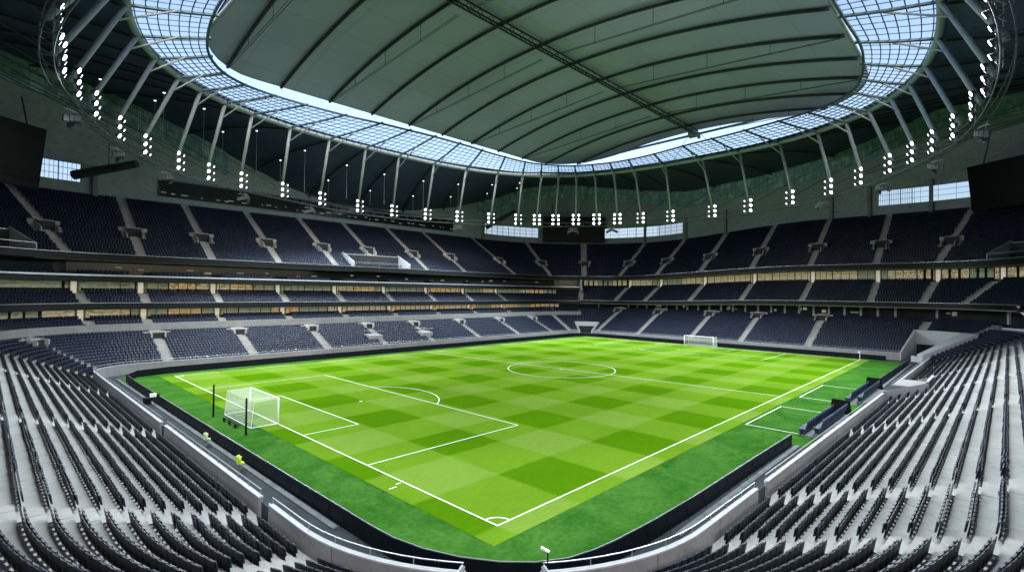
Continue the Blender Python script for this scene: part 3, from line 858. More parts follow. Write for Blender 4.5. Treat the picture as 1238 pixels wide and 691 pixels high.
# gates closing the gaps
for a, b, lb in ((ne_at(9.4), ne_at(8.2), 'dark steel gate in the near end front wall, closest to the curved corner'), (ne_at(31.8), ne_at(30.6), 'dark steel gate in the near end front wall, level with the near goal'), (x_at(12.2), x_at(13.7), 'dark steel gate in the touchline front wall beside the curved corner')):
    p = P((a + b) / 2, 0); nn = N((a + b) / 2); an = math.atan2(nn[1], nn[0]) - math.pi / 2
    t = thing('wall_gate', (p[0], p[1], 0), lb, 'gate', 'gates in the front walls')
    m = MB(); m.box((p[0], p[1], 0.66), (b - a - 0.06, 0.06, 1.2), ang=an); m.build('gate_panel', M['asphalt'], t)
    m = MB()
    for u in (-1, 1):
        q_ = P((a + b) / 2 + u * (b - a - .1) / 2, 0); m.tube((q_[0], q_[1], -0.03), (q_[0], q_[1], 1.5), 0.05, n=6)
    m.build('gate_post', M['rail'], t)
# sloping walls at the corner opening, one carrying a camera
for u, lb in ((-1, 'sloping pale end wall on the goal side of the corner opening'), (1, 'sloping pale end wall under the white security camera at the corner opening')):
    s = S_MID + u * (gap_hw + 0.11); a, b = pt(s, 0.13, 0), pt(s, 2.2, 0)
    t = thing('end_wall', a, lb, 'wall', 'end walls of the corner opening')
    nn = N(s); an = math.atan2(nn[1], nn[0]) - math.pi / 2
    c = P(s, 1.4); m = MB(); m.box((c[0], c[1], 0.9), (0.2, 2.6, 1.85), ang=an); m.build('wall_panel', M['precast'], t)
    m = MB(); d0, d1 = P(s, 0.15), P(s, 2.7); m.tube((d0[0], d0[1], 1.86), (d1[0], d1[1], 2.5), 0.04, n=6); m.build('handrail', M['coping'], t)
s = S_MID + gap_hw + 0.3; p = P(s, -0.02)
t = thing('security_camera', (p[0], p[1], 1.56), 'white bullet security camera on a short post at the corner opening', 'security camera')
m = MB(); m.tube((p[0], p[1], 1.56), (p[0], p[1], 2.25), 0.03, n=6); m.build('post', M['black'], t)
d = Vector((-0.35, 0.75, 0.28)).normalized(); c = Vector((p[0], p[1], 2.36))
m = MB(); m.tube(c - d * 0.08, c + d * 0.24, 0.065, n=8); m.tube(c + d * 0.24, c + d * 0.31, 0.075, n=8); m.build('housing', M['white_metal'], t)
m = MB(); m.tube((p[0], p[1], 2.2), c, 0.04, n=6); m.build('joint', M['black'], t)

# ---- players' tunnel in the near bank, corner tunnel, far corner tunnel
t = thing('players_tunnel', (58, -12, 0), 'flat pale concrete tunnel mouth cut into the lower rows between the dugouts', 'tunnel')
a, b = ply_tun[0], ply_tun[1]; Dm = D1 + 5 * T1
for s_ in (a + 0.12, b - 0.12):
    m = MB(); sweep(m, [(-0.1, 0), (Dm, 0), (Dm, Z1 + 5 * R1 + 0.9), (-0.1, 1.6)], s_ - 0.12, s_ + 0.12); m.build('side_wall', M['precast'], t)
m = MB(); sweep(m, rect(1.0, Dm - 0.02, 2.36, 2.58), a + .25, b - .25); m.build('roof_slab', M['precast'], t)
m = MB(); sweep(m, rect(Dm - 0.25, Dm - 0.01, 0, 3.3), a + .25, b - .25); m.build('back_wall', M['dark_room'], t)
m = MB(); sweep(m, rect(Dm - 0.24, Dm, 3.31, 3.42), a, b); m.build('coping', M['coping'], t)

t = thing('corner_tunnel', (114, -12, 0), 'white walled vehicle tunnel in the corner past the far goal, dark inside', 'tunnel')
a, b = cor_tun[0], cor_tun[1]; Dm = D1 + 12 * T1
for s_ in (a - 1.2, b):
    ww = 1.3 if s_ < a else 0.1
    m = MB(); sweep(m, [(-0.1, -0.03), (Dm, -0.03), (Dm, Z1 + 12 * R1 + 1.0), (-0.1, 1.6)], s_ - 0.1, s_ + ww if s_ < a else s_ + 0.1); m.build('side_wall', M['coping'], t)
m = MB(); sweep(m, rect(Dm - 0.4, Dm, 2.9, Z1 + 12 * R1 + 1.0), a, b); m.build('lintel', M['coping'], t)
m = MB(); sweep(m, rect(Dm + 0.2, Dm + 0.4, -0.03, 2.9), a, b); m.build('passage_shade', M['dark_room'], t)  # dark sheet painted as the shade deep in the tunnel
m = MB(); sweep(m, rect(-0.05, 0.1, 0, 1.2), a + 0.2, a + 1.4); m.build('barrier', M['coping'], t)

t = thing('vehicle_tunnel', (109, 73, 0), 'trapezoid tunnel mouth with pale frame in the far corner, dark inside', 'tunnel')
a, b = far_tun[0], far_tun[1]; Dm = D1 + 7 * T1
for s_ in (a, b):
    m = MB(); sweep(m, [(-0.1, -0.03), (Dm, -0.03), (Dm, Z1 + 7 * R1 + 0.8), (-0.1, 1.5)], s_ - 0.12, s_ + 0.12); m.build('side_wall', M['coping'], t)
m = MB(); sweep(m, rect(Dm - 0.3, Dm, 2.5, Z1 + 7 * R1 + 0.8), a, b); m.build('lintel', M['coping'], t)
m = MB(); sweep(m, rect(Dm + 0.1, Dm + 0.2, -0.03, 2.6), a, b); m.build('passage_shade', M['dark_room'], t)  # near-black sheet in place of the tunnel's inner shade

# ---- far touchline stand: parapet, loge tier, lounges, third tier, suites, upper tier
S_FA, S_FB = F_MID + 3.0, L_L[0] + 6.0
far = GS['far']
m = MB(); sweep(m, rect(10.95, 11.35, 4.9, 6.95), S_FA - 3.6, S_FB); m.build('parapet', M['precast'], far)
tier(far, 'loge_terrace', S_FA - 3.5, S_FB, 11.4, 0.88, 0.42, 6.2, 4, [a + 0 for a in ais['far3']], half=0.6)
m = MB(); sweep(m, rect(16.6, 16.9, 6.0, 10.9), S_FA - 3.5, S_FB); m.build('lounge_wall', M['dark_room'], far)

def lounge(parent, s0, s1, D, z0, z1, aisles, w=False, bay=5.6, mixes=('room_amber', 'room_pale', 'room_dim')):
    """lit rooms behind a tier: every bay one window with its mullions, doorways at the aisles"""
    L = s1 - s0; s = s0 + 0.4
    rr = random.Random(int(s0 * 10 + z0))
    while s < s1 - 1:
        b = bay * rr.uniform(0.75, 1.2) / stretch(s + 0.5, D)
        e = min(s + b, s1 - 0.2)
        mm = rr.choices(mixes, (4, 4, 5))[0]
        m = MB(); sweep(m, rect(D, D + 0.05, z0, z1), s + 0.12 / stretch(s, D), e - 0.12 / stretch(s, D), w); o = m.build('lounge_window', M[mm], parent)
        m = MB()
        for q_ in (0.33, 0.66):
            c = s + (e - s) * q_; sweep(m, rect(D - 0.06, D - 0.005, z0, z1), c - 0.05, c + 0.05, w)
        m.build('mullion', M['black'], o)
        s = e
    for a in aisles:
        if s0 + 1 < a < s1 - 1:
            k = stretch(a, D)
            m = MB(); sweep(m, rect(D - 0.25, D - 0.08, z0 - 0.6, z1), a - 0.38 / k, a + 0.38 / k, w); m.build('doorway', M['room_white'], parent)
            m = MB()
            for u in (-0.6, 0.6): sweep(m, rect(D - 0.3, D - 0.07, z0 - 0.6, z1), a + (u - .10) / k, a + (u + .10) / k, w)
            m.build('door_column', M['precast'], parent)
lounge(far, S_FA - 2, S_FB, 16.45, 7.9, 10.4, ais['far3'])
# third tier
m = MB(); sweep(m, rect(12.95, 13.2, 9.35, 10.40), S_FA - 3.5, S_FB); m.build('fascia', M['fascia'], far)
m = MB(); sweep(m, rect(12.90, 13.25, 10.403, 10.47), S_FA - 3.5, S_FB); m.build('fascia_rail', M['rail'], far)
tier(far, 'middle_terrace', S_FA - 3.5, S_FB, 13.22, 0.85, 0.46, 9.75, 6, ais['far3'], half=0.6)
m = MB(); sweep(m, rect(19.4, 19.6, 10.5, 14.1), S_FA - 3.5, S_FB); m.build('lounge_wall', M['dark_room'], far)
lounge(far, S_FA - 2, S_FB, 19.2, 12.2, 14.0, ais['far3'])
# suite level
m = MB(); sweep(m, rect(15.0, 22.5, 14.05, 14.95), S_FA - 3.5, S_FB - 2); m.build('suite_slab', M['fascia'], far)
m = MB(); sweep(m, rect(14.95, 15.2, 14.96, 15.22), S_FA - 3.5, S_FB - 2); m.build('suite_rail', M['rail'], far)
m = MB(); sweep(m, rect(20.0, 20.2, 14.95, 17.7), S_FA - 3.5, S_FB - 2); m.build('suite_glazing', M['dark_glass'], far)
rr = random.Random(5)
s = S_FA
while s < S_FB - 6:
    w_ = rr.uniform(1.0, 2.4)
    k = stretch(s, 20)
    m = MB(); z0 = rr.uniform(15.9, 16.6); sweep(m, rect(19.93, 19.98, z0, z0 + rr.uniform(0.15, 0.4)), s, s + w_ * 0.6 / k)
    m.build('suite_light', M['room_dim'], far)
    s += rr.uniform(3.0, 9.5)
for k in range(2):
    seat_row(S_FA, S_FB - 4, 16.3 + 0.9 * k, 14.95 + 0.22 * k, [a for a in ais['far4']], [], False, 90, False, half=1.4, pitch=0.62)
m = MB(); sweep(m, [(14.9, 14.0), (22.5, 14.0), (22.5, 17.7), (14.9, 15.4)], S_FB - 2, S_FB + 0.3); m.build('suite_end_wall', M['precast'], far)
m = MB(); sweep(m, [(15.2, 14.0), (24.0, 14.0), (24.0, 17.6), (15.9, 17.6), (15.2, 15.2)], S_FA - 3.75, S_FA - 3.55); m.build('suite_end_wall', M['concrete_dim'], far)

# ---- far end stand: concourse, middle tier, lounges
S_EA, S_EB = A_R[0] - 14, S_FA - 3.53
end = GS['end']
m = MB(); sweep(m, rect(19.5, 19.8, 7.0, 12.0), S_EA, S_EB, False); m.build('concourse_wall', M['dark_room'], end)
n = 30
for i in range(n):
    s = S_EA + (S_EB - S_EA) * (i + 0.5) / n
    m = MB(); k = stretch(s, 18); sweep(m, rect(17.4, 17.8, 7.8, 11.6), s - 0.22 / k, s + 0.22 / k); m.build('concourse_column', M['concrete_dim'], end)
rr = random.Random(11)
for i in range(22):
    s = S_EA + (S_EB - S_EA) * rr.random(); k = stretch(s, 19)
    m = MB(); z0 = rr.uniform(8.7, 9.4); sweep(m, rect(19.42, 19.47, z0, z0 + rr.uniform(0.3, 1.0)), s - 0.4 / k, s + rr.uniform(.2, .6) / k); m.build('concourse_light', M[rr.choice(['room_dim', 'room_pale', 'room_dim'])], end)
m = MB(); sweep(m, rect(11.75, 12.0, 9.75, 10.62), S_EA, S_EB, True); m.build('fascia', M['fascia'], end)
m = MB(); sweep(m, rect(11.70, 12.05, 10.623, 10.70), S_EA, S_EB, True); m.build('fascia_rail', M['rail'], end)
tier(end, 'middle_terrace', S_EA, S_EB, 12.02, 0.84, 0.42, 9.95, 13, ais['end3'], w=True)
m = MB(); sweep(m, rect(24.6, 24.8, 14.0, 17.8), S_EA, S_EB, True); m.build('lounge_wall', M['dark_room'], end)
lounge(end, S_EA + 1, S_EB, 24.3, 15.4, 17.6, ais['end3'], True, mixes=('room_pale', 'room_dim', 'room_pale'))

# ---- upper tier on both
T4, R4, Z4, D4, N4 = 0.80, 0.50, 18.0, 15.72, 27
pit_far = (tl_at(57.5), tl_at(41.5)); pit_l = (A_L[0] + 3.2, A_L[0] + 6.6); pit_r = (A_R[0] + 2.6, A_R[0] + 5.4)
for st, a, b, w, key in ((far, S_FA - 3.8, S_FB, True, 'far4'), (end, S_EA, S_FA - 3.8, True, 'end4')):
    m = MB(); sweep(m, rect(15.45, 15.72, 17.65, 18.75), a, b, w); m.build('upper_fascia', M['fascia'], st)
    m = MB(); sweep(m, rect(15.40, 15.77, 18.753, 18.82), a, b, w); m.build('upper_fascia_rail', M['rail'], st)
    m = MB(); sweep(m, rect(15.75, 26.5, 17.66, 17.95), a, b, w); m.build('upper_slab', M['fascia'], st)
    skip = [(pit_far[0], pit_far[1], 0, 8), (pit_l[0], pit_l[1], 0, 7), (pit_r[0], pit_r[1], 0, 7)]
    vs = [x for x in ais[key] if a < x < b]
    skip += [(x - 1.75 / stretch(x, 21), x + 1.75 / stretch(x, 21), 8, 12) for x in vs]
    tier(st, 'upper_terrace', a, b, D4, T4, R4, Z4, N4, ais[key], w=w, half=0.62, skip=skip, holes=[(p0_, p1_, 7) for p0_, p1_ in (pit_far, pit_l, pit_r) if a < p0_ and p1_ < b])
    for x in vs: vomitory(st, x, D4, T4, R4, Z4, 8, 12, w)
for x in ais['end1']:
    if cor_tun[1] + 1 < x < F_MID + 3: vomitory(end, x, D1, T1, R1, Z1, 16, 20, False, up=1.0)
for x in ais['far1']: vomitory(far, x, D1, T1, R1, Z1, 10, 13, False, 2.2, up=0.75)

def platform(parent, s0, s1, D0, D1_, z0, z1, w, name='platform'):
    m = MB(); sweep(m, [(D0, z0 - .3), (D1_, z0 - .3), (D1_, z0), (D0, z0)], s0, s1, w)
    o = m.build(name, M['fascia'], parent)
    m = MB(); sweep(m, rect(D1_ - 0.02, D1_ + 0.15, z0 - 0.5, z1), s0, s1, w); m.build('back_wall', M['dark_room'], o)
    for s_ in (s0, s1):
        k = 0.1 / stretch(s_, D0); m = MB()
        sweep(m, [(D0, z0 - .3), (D1_, z0 - .3), (D1_ + .3, z1 + .5), (D0, z0 + 1.0)], s_ - k, s_ + k, w)
        m.build('side_wall', M['concrete_dim'], o)
    m = MB()
    sweep(m, rect(D1_ - 0.03, D1_ + 0.1, z1, z1 + 0.08), s0, s1, w)
    sweep(m, rect(D0, D0 + 0.06, z0 + 0.97, z0 + 1.03), s0, s1, w)
    m.build('guard_rail', M['rail'], o)
for st, (a, b) in ((far, pit_far), (far, pit_l), (end, pit_r)):
    platform(st, a, b, D4 + 0.1, D4 + 5.6, Z4 + 0.9, Z4 + 4.0, True, 'press_platform')
    for k in range(2): seat_row(a + .5, b - .5, D4 + 2.2 + 1.4 * k, Z4 + 0.9 + .12 * k, [], [], True, 91, False, pitch=0.8)
# two small camera platforms in the lower tier of the far touchline stand
for x in (40.2, 54.0):
    a, b = tl_at(x + 1.6), tl_at(x - 1.6)
    m = MB(); sweep(m, [(3.4, 1.7), (6.6, 1.7), (6.6, 3.55), (3.4, 3.15)], a, b); o = m.build('camera_platform', M['precast'], far)
    m = MB()
    for D in (3.45, 6.5): m.poly([pt(a, D, 4.1), pt(b, D, 4.1)], 0.04, 5)
    m.build('guard_rail', M['rail'], o)

# ================================================================= OUTER WALL AND ROOF
RC = (46.5, 36.0)
OUT = (56.66, 51.71, 2.69, 46.5, 35.94); INN = (46.9, 40.9, 4.2, 45.9, 34.3); CAT = (59.97, 57.9, 1.95, 44.65, 37.85)
Z_OUT, Z_INN, Z_CAT = 46.9, 48.0, 34.1
def dense(q):
    a, b, n, cx, cy = q
    th = np.linspace(-np.pi, np.pi, 7201)
    c, s_ = np.cos(th), np.sin(th)
    x = cx + a * np.sign(c) * abs(c) ** (2 / n); y = cy + b * np.sign(s_) * abs(s_) ** (2 / n)
    ph = np.unwrap(np.arctan2(y - RC[1], x - RC[0]))
    return ph, x, y
_DN = {}
CAT_P = [-178, -165, -150, -135, -120, -106, -99.5, -90.5, -82, -73.5, -62, -56, -45, -37, -25, -14, -4.8, 6, 14, 20, 25.5, 31, 37, 47.5, 55, 64, 73, 82.7, 92.4, 104, 115.6, 125, 130, 146.5, 153.4, 162.4, 168.6, 173.6]
CAT_R = [63.5, 64.5, 66, 66, 63, 59, 57.6, 56.1, 55.5, 55.3, 54.6, 54.5, 55.5, 56.3, 58.2, 59, 60, 61.4, 61, 60, 59, 58.6, 58.8, 58.6, 57.8, 57.6, 58.4, 58.5, 58.3, 57.2, 57.2, 59, 60.8, 61.2, 61.3, 61.3, 61.9, 62.8]
INN_P = [-178, -160, -150, -140, -130, -115, -100, -87.0, -77.0, -61.7, -46.8, -39.3, -24.6, -10, -2.3, 8, 19.2, 32.4, 44.1, 54.5, 68, 80.3, 90, 103.5, 118.2, 127.2, 133.5, 139, 146.8, 155, 163.5, 172]
INN_R = [47, 50, 54, 55.5, 51.5, 45, 42.3, 42.0, 43.2, 47.6, 52.6, 52.2, 48.3, 46.6, 47.0, 49.5, 52.2, 53.4, 49.8, 43.5, 37.6, 35.6, 35.4, 37.2, 42.9, 47.6, 51.4, 53.0, 52.4, 50.4, 48.8, 47.4]
def at_phi(q, ph):
    if q is CAT:
        r = sum(float(np.interp(math.degrees(ph) + d, CAT_P, CAT_R, period=360)) * w for d, w in ((-5, .25), (0, .5), (5, .25)))
        return RC[0] + r * math.cos(ph), RC[1] + r * math.sin(ph)
    if q is INN:
        r = sum(float(np.interp(math.degrees(ph) + d, INN_P, INN_R, period=360)) * w for d, w in ((-4, .25), (0, .5), (4, .25)))
        ox, oy = at_phi(OUT, ph); r = min(r, math.hypot(ox - RC[0], oy - RC[1]) - 2.6)
        return RC[0] + r * math.cos(ph), RC[1] + r * math.sin(ph)
    if q not in _DN: _DN[q] = dense(q)
    p_, x, y = _DN[q]
    ph = (ph - p_[0]) % (2 * math.pi) + p_[0]
    return float(np.interp(ph, p_, x)), float(np.interp(ph, p_, y))
DW = 38.2
_w = np.array([P(s, DW) for s in np.linspace(0, TOT - 1e-6, 6000)])
_wp = np.unwrap(np.arctan2(_w[:, 1] - RC[1], _w[:, 0] - RC[0]))
_ws = np.linspace(0, TOT - 1e-6, 6000)
def wall_phi(ph):
    ph = (ph - _wp[0]) % (2 * math.pi) + _wp[0]
    return float(np.interp(ph, _wp, _w[:, 0], period=None)), float(np.interp(ph, _wp, _w[:, 1]))
ZT_P = [-160, -135, -110, -90, -70, -50, -36, -24.6, -21.3, -17.8, -11.6, -1.6, 11.9, 23.4, 29.9, 36.4, 43.2, 50.4, 60, 70.5, 80, 90.3, 98, 106, 112, 117, 122.8, 136, 152, 175]
ZT_Z = [52, 56, 44, 37.2, 41, 53, 60, 61.5, 59.5, 56.7, 53.2, 50.4, 48.6, 52.0, 54.0, 55.0, 53.2, 47.3, 41.5, 38.2, 37.0, 37.0, 39.2, 43.3, 47.2, 50.1, 53.5, 57, 54, 51]
def z_top(x, y):
    """the outer edge of the roof is low along the touchlines and high at the ends and corners"""
    ph = math.degrees(math.atan2(y - RC[1], x - RC[0]))
    return float(np.interp(ph, ZT_P, ZT_Z, period=360))

# strut tops and feet round the ring (degrees about its centre), spaced as in the photograph and continued behind the camera
PT = [161.2, 152.9, 146.2, 139.7, 134.6, 129.1, 123.2, 114.5, 104.8, 94.8, 84.6, 73.2, 63.0, 53.5, 46.3, 41.0, 36.1, 31.2, 26.0, 20.7, 14.9, 6.4, -3.5, -12.6, -21.7, -29.9, -36.2, -41.6, -47.5, -53.4, -60.2, -69.6, -80.9]
PB = [168.6, 162.4, 153.8, 146.2, 137.4, 130.3, 123.6, 114.0, 103.5, 92.4, 82.7, 73.3, 64.4, 55.3, 47.5, 42.2, 36.9, 31.2, 25.5, 20.0, 14.0, 6.3, -4.8, -14.3, -25.4, -36.5, -45.4, -54.6, -61.4, -67.2, -74.0, -82.2, -90.5]
N_SEEN = len(PT)
nb = 11
for i in range(1, nb + 1):
    t = i / (nb + 1)
    PT.append(-80.9 + (161.2 - 360 + 80.9) * t); PB.append(-90.7 + (168.5 - 360 + 90.7) * t)
PT[-2:] = [176.0 - 360, 168.6 - 360]; PB[-2:] = [182.1 - 360, 174.6 - 360]; PT[N_SEEN:N_SEEN + 2] = [-90.5, -100.0]; PB[N_SEEN:N_SEEN + 2] = [-99.5, -108.0]
NS = len(PT)

roof = thing('stadium_roof', (47, 34, 45), 'dark oval stadium roof with a glazed ring around its closed grey green centre', 'roof')
# ---- outer wall
wall = thing('outer_wall', (52, 32, 30), 'grey concrete wall above the top seats, with daylit windows in its corners', 'wall')
def win_ranges():
    out = [(A_F[0] + 1.2, A_F[0] + 3.4), (A_F[0] + 0.2, A_F[0] + 1.0)]
    return out
WIN = [(s_near((149, -17.0), R_MID - 8, F_MID), s_near((149, 3.0), R_MID - 8, F_MID)),
       (s_near((149, 59.0), R_MID, F_MID), A_F[0] + 3.3),
       (A_F[1] - 3.2, A_F[1] + 0.2),
       (s_near((-6.5, 112.8), F_MID, TOT), s_near((-13.5, 112.8), F_MID, TOT))]
WIN.sort()
ZB, ZW0, ZW1 = 30.8, 34.0, 37.8
m = MB()
prof_low = rect(DW - 0.35, DW + 0.35, ZB, ZW0)
def wall_loft(s0, s1, f0, f1, D=DW, th=0.35, step=4.0):
    ss = samples(s0, s1, step); rows = []
    for s in ss:
        rows.append([f for f in (pt_wall(s, D - th, f0), pt_wall(s, D + th, f0), pt_wall(s, D + th, f1), pt_wall(s, D - th, f1))])
    mb_ = MB(); mb_.loft(rows, closed=True)
    n = len(mb_.v); mb_.f += [(0, 1, 2, 3), (n - 1, n - 2, n - 3, n - 4)]; mb_.mi += [0, 0]
    return mb_
def pt_wall(s, D, f):
    p = P(s, D)
    if f == 'top': return (p[0], p[1], z_top(*p) + 0.6)
    if isinstance(f, tuple): return (p[0], p[1], z_top(*p) + f[1])
    return (p[0], p[1], warp(p[0], p[1], f))
wall_loft(0.01, TOT - 0.01, ZB, ZW0).build('lower_wall', M['concrete_dim'], wall)
cur = 0.01
for a, b in WIN + [(TOT - 0.01, None)]:
    if a - cur > 0.05: wall_loft(cur, a, ZW0, ZW1).build('pier_wall', M['concrete_dim'], wall)
    cur = b
wall_loft(0.01, TOT - 0.01, ZW1, 'top').build('upper_wall', M['concrete_dim'], wall)
for a, b in WIN:
    k = stretch((a + b) / 2, DW); n = max(1, round((b - a) * k / 5.2))
    for i in range(n):
        s0, s1 = a + (b - a) * i / n, a + (b - a) * (i + 1) / n
        f = MB()
        for j in range(11):
            s = s0 + (s1 - s0) * j / 10; r_ = 0.12 if j in (0, 5, 10) else 0.05
            f.poly([pt(s, DW, ZW0 + .02, True), pt(s, DW, ZW1 - .02, True)], r_, 4)
        for z in (ZW0 + 0.08, ZW0 + 1.3, ZW0 + 2.6, ZW1 - 0.08):
            f.poly([pt(s_, DW, z, True) for s_ in samples(s0, s1)], 0.06, 4)
        o = f.build('window', M['bar'], wall)
        g = MB(); ss = samples(s0, s1); g.loft([[pt(s, DW + 0.1, ZW0, True) for s in ss], [pt(s, DW + 0.1, ZW1, True) for s in ss]]); g.build('pane', M['pane'], o)
# columns standing on the top row, in front of the wall
for s in [s_near(q, R_MID - 8, L_L[0] + 20) for q in ((-4.5, 111.5), (103.5, 112), (149, 73), (149, 44), (149, 14), (149, 57.5), (149, -8), (148, 5))]:
    nn = N(s); c = P(s, DW - 0.75); zb = warp(c[0], c[1], 31.0); zt = warp(c[0], c[1], 39.0) if c[0] > 110 else 37.5
    m = MB(); m.box((c[0], c[1], (zb + zt) / 2), (0.8, 0.8, zt - zb), ang=math.atan2(nn[1], nn[0])); m.build('column', M['precast'], wall)
# dark glazed control gallery over the far touchline seats
g0, g1 = tl_at(89.5), tl_at(6.5)
m = wall_loft(g0, g1, 33.2, 36.6, DW - 0.7, 0.3); m.build('control_gallery', M['dark_glass'], wall)
m = wall_loft(g0, g1, 36.62, 36.9, DW - 0.75, 0.4); m.build('gallery_hood', M['dark_steel'], wall)
rr = random.Random(3)
for i in range(34):
    s = g0 + (g1 - g0) * (i + 0.5 + rr.uniform(-.4, .4)) / 34
    m = MB(); z = rr.uniform(33.6, 34.2); sweep(m, rect(DW - 1.06, DW - 1.01, z, z + 0.22), s, s + rr.uniform(.3, 1.3)); m.build('gallery_light', M['room_dim'], wall)
# green glass cladding under the roof at the ends and corners
rng_ = [(tl_at(14) , L_L[0] + 60), (0.01, 0)]
m = MB()
def clad(s0, s1):
    o = wall_loft(s0, s1, ('t', -5.2), ('t', 0.3), DW - 0.6, 0.12); o = o.build('cladding_band', M['green_band'], wall)
    f = MB(); k = stretch((s0 + s1) / 2, DW); n = int((s1 - s0) * k / 2.4)
    for i in range(n + 1):
        s = s0 + (s1 - s0) * i / n; f.poly([pt_wall(s, DW - 0.75, ('t', -5.2)), pt_wall(s, DW - 0.75, ('t', 0.2))], 0.05, 4)
    for q_ in (-5.15, -3.5, -1.8):
        f.poly([pt_wall(s_, DW - 0.76, ('t', q_)) for s_ in samples(s0, s1, 4.0)], 0.05, 4)
    f.build('cladding_frame', M['bar'], o)
clad(A_R[0] - 30, L_T[0] + 4)
clad(tl_at(20), L_L[0] + 30)
# ---- soffit between wall and ring
def soff(ph, t, dz=0.0):
    a = at_phi(OUT, ph); b = wall_phi(ph); zt = z_top(*b)
    x, y = a[0] + (b[0] - a[0]) * t, a[1] + (b[1] - a[1]) * t
    return (x, y, Z_OUT + (zt - Z_OUT) * t + 0.9 * math.sin(math.pi * t) + dz)
phs = [2 * math.pi * i / 180 for i in range(180)]
m = MB(); m.loft([[soff(p_, t) for p_ in phs] for t in (0, .2, .4, .6, .8, 1.0, 1.02)], closed=True); m.build('soffit', M['soffit'], roof)
m = MB(); m.loft([[soff(p_, t, 1.6 if 0 < t < 1 else 0.9) for p_ in phs] for t in (0, .3, .6, 1.0)], closed=True); m.build('outer_skin', M['dark_steel'], roof)
# ---- glazed ring
def ring(ph, t, dz=0.0):
    a = at_phi(INN, ph); b = at_phi(OUT, ph)
    return (a[0] + (b[0] - a[0]) * t, a[1] + (b[1] - a[1]) * t, Z_INN + (Z_OUT - Z_INN) * t + dz)
m = MB(); m.loft([[ring(p_, t, 0.18) for p_ in phs] for t in (0, .5, 1.0)], closed=True); m.build('roof_glazing', M['roof_glass'], roof)
for t in (0.02, 0.15, 0.28, 0.41, 0.54, 0.67, 0.80, 0.93):
    m = MB(); m.poly([ring(p_, t) for p_ in phs], 0.085 if t > 0.05 else 0.22, 4, closed=True); m.build('ring_purlin', M['bar'], roof)
m = MB(); m.poly([ring(p_, 1.0, -0.1) for p_ in phs], 0.48, 8, closed=True); m.build('ring_beam', M['steel'], roof, True)
m = MB(); m.poly([ring(p_, 1.04, 0.45) for p_ in phs], 0.16, 6, closed=True); m.build('ring_gutter', M['steel'], roof, True)
for i in range(NS):
    p0 = R(PT[i]); p1 = R(PT[(i + 1) % NS]) - (2 * math.pi if i == NS - 1 else 0)
    m = MB()
    for j in range(1, 5):
        p_ = p0 + (p1 - p0) * j / 5; m.poly([ring(p_, 0.0), ring(p_, 1.0)], 0.065, 4)
    m.build('glazing_bar', M['bar'], roof)
    m = MB()
    m.poly([ring(p0, 1.0, -.15), ring(p0, 0.5, -.25), ring(p0, -0.04, -.1)], 0.24, 6); m.build('radial_beam', M['bar'], roof)
    # leaning strut from the ring down to the lighting walkway
    top = Vector(ring(p0, 1.0, -0.1)); fx, fy = at_phi(CAT, R(PB[i])); foot = Vector((fx, fy, Z_CAT))
    m = MB(); m.poly([top, top.lerp(foot, .5), foot], 0.34, 8, r1=0.27); m.build('strut', M['steel'], roof, True)
    k = top.lerp(foot, 0.24)
    m = MB(); m.poly([k, ring(p0 + 0.006, 0.45, -0.3)], 0.13, 6); m.build('strut_brace', M['steel'], roof)
    # dark beam on the soffit, outwards from the strut head
    m = MB(); m.poly([soff(p0, t, -0.55) for t in (0.02, .25, .5, .75, .98)], 0.26, 4); m.build('soffit_beam', M['dark_steel'], roof)
    w_ = wall_phi(R(PB[i])); m = MB(); m.poly([foot, (w_[0], w_[1], z_top(*w_) - 0.4)], 0.06, 5); m.build('lower_cable', M['dark_steel'], roof)
    m = MB()
    if 5 <= i <= 15:
        for t in (0.30, 0.62):
            q_ = Vector(soff(p0, t, -0.7)); z2 = 34.6 + (37.6 - 34.6) * t
            m.poly([q_, (q_.x, q_.y, z2)], 0.055, 5)
        if m.v:
            m.build('hanger_rod', M['steel'], roof)
            for t in (0.30, 0.62):
                q_ = Vector(soff(p0, t, -1.15)); l = MB(); l.tube(q_ + Vector((0, 0, 0.2)), q_ - Vector((0, 0, 0.12)), 0.2, 0.26, 8); o = l.build('beam_lamp', M['lamp_body'], roof)
                l = MB(); l.tube(q_ - Vector((0, 0, 0.13)), q_ - Vector((0, 0, 0.2)), 0.22, 0.2, 8); l.build('lens', M['small_lens'], o)
# ---- closed centre: vaulted ceiling panel, ribs, tie rods, spine truss
PX0, PX1, PY0, PY1, ZE, CROWN = 2.4, 103.6, -5.4, 71.9, 49.1, 5.2
CY = (PY0 + PY1) / 2; HY = (PY1 - PY0) / 2
def zc(y): return ZE + CROWN * (1 - ((y - CY) / HY) ** 2)
def half_y(x, side=1):
    if x - PX0 < 9.0: r, b, e = 9.0, 9.0, x - PX0            # tight corners at the near end, wide ones at the far end
    elif PX1 - x < (20.0 if side > 0 else 30.0): r, b, e = (20.0, 17.0, PX1 - x) if side > 0 else (30.0, 24.0, PX1 - x)
    else: return HY
    return HY - b + b * math.sqrt(max(0.0, 1 - ((r - e) / r) ** 2))
xs = [PX0 + 0.01, PX0 + .2, PX0 + .6, PX0 + 1.2, PX0 + 2, PX0 + 3.2, PX0 + 5, PX0 + 7, PX0 + 9] + [PX0 + 9 + (PX1 - PX0 - 33) * i / 12 for i in range(1, 12)]
xs += [PX1 - e for e in (24, 22, 20, 18, 16, 12.5, 9, 6.5, 4.5, 3, 1.8, .9, .3, 0.01)]
def panel_rows(dz):
    return [[(x, CY + half_y(x, v) * v, zc(CY + half_y(x, v) * v) + dz) for v in [-1 + 2 * k / 24 for k in range(25)]] for x in xs]
m = MB(); m.loft(panel_rows(0.0)); m.build('ceiling_panel', M['ceiling'], roof, True)
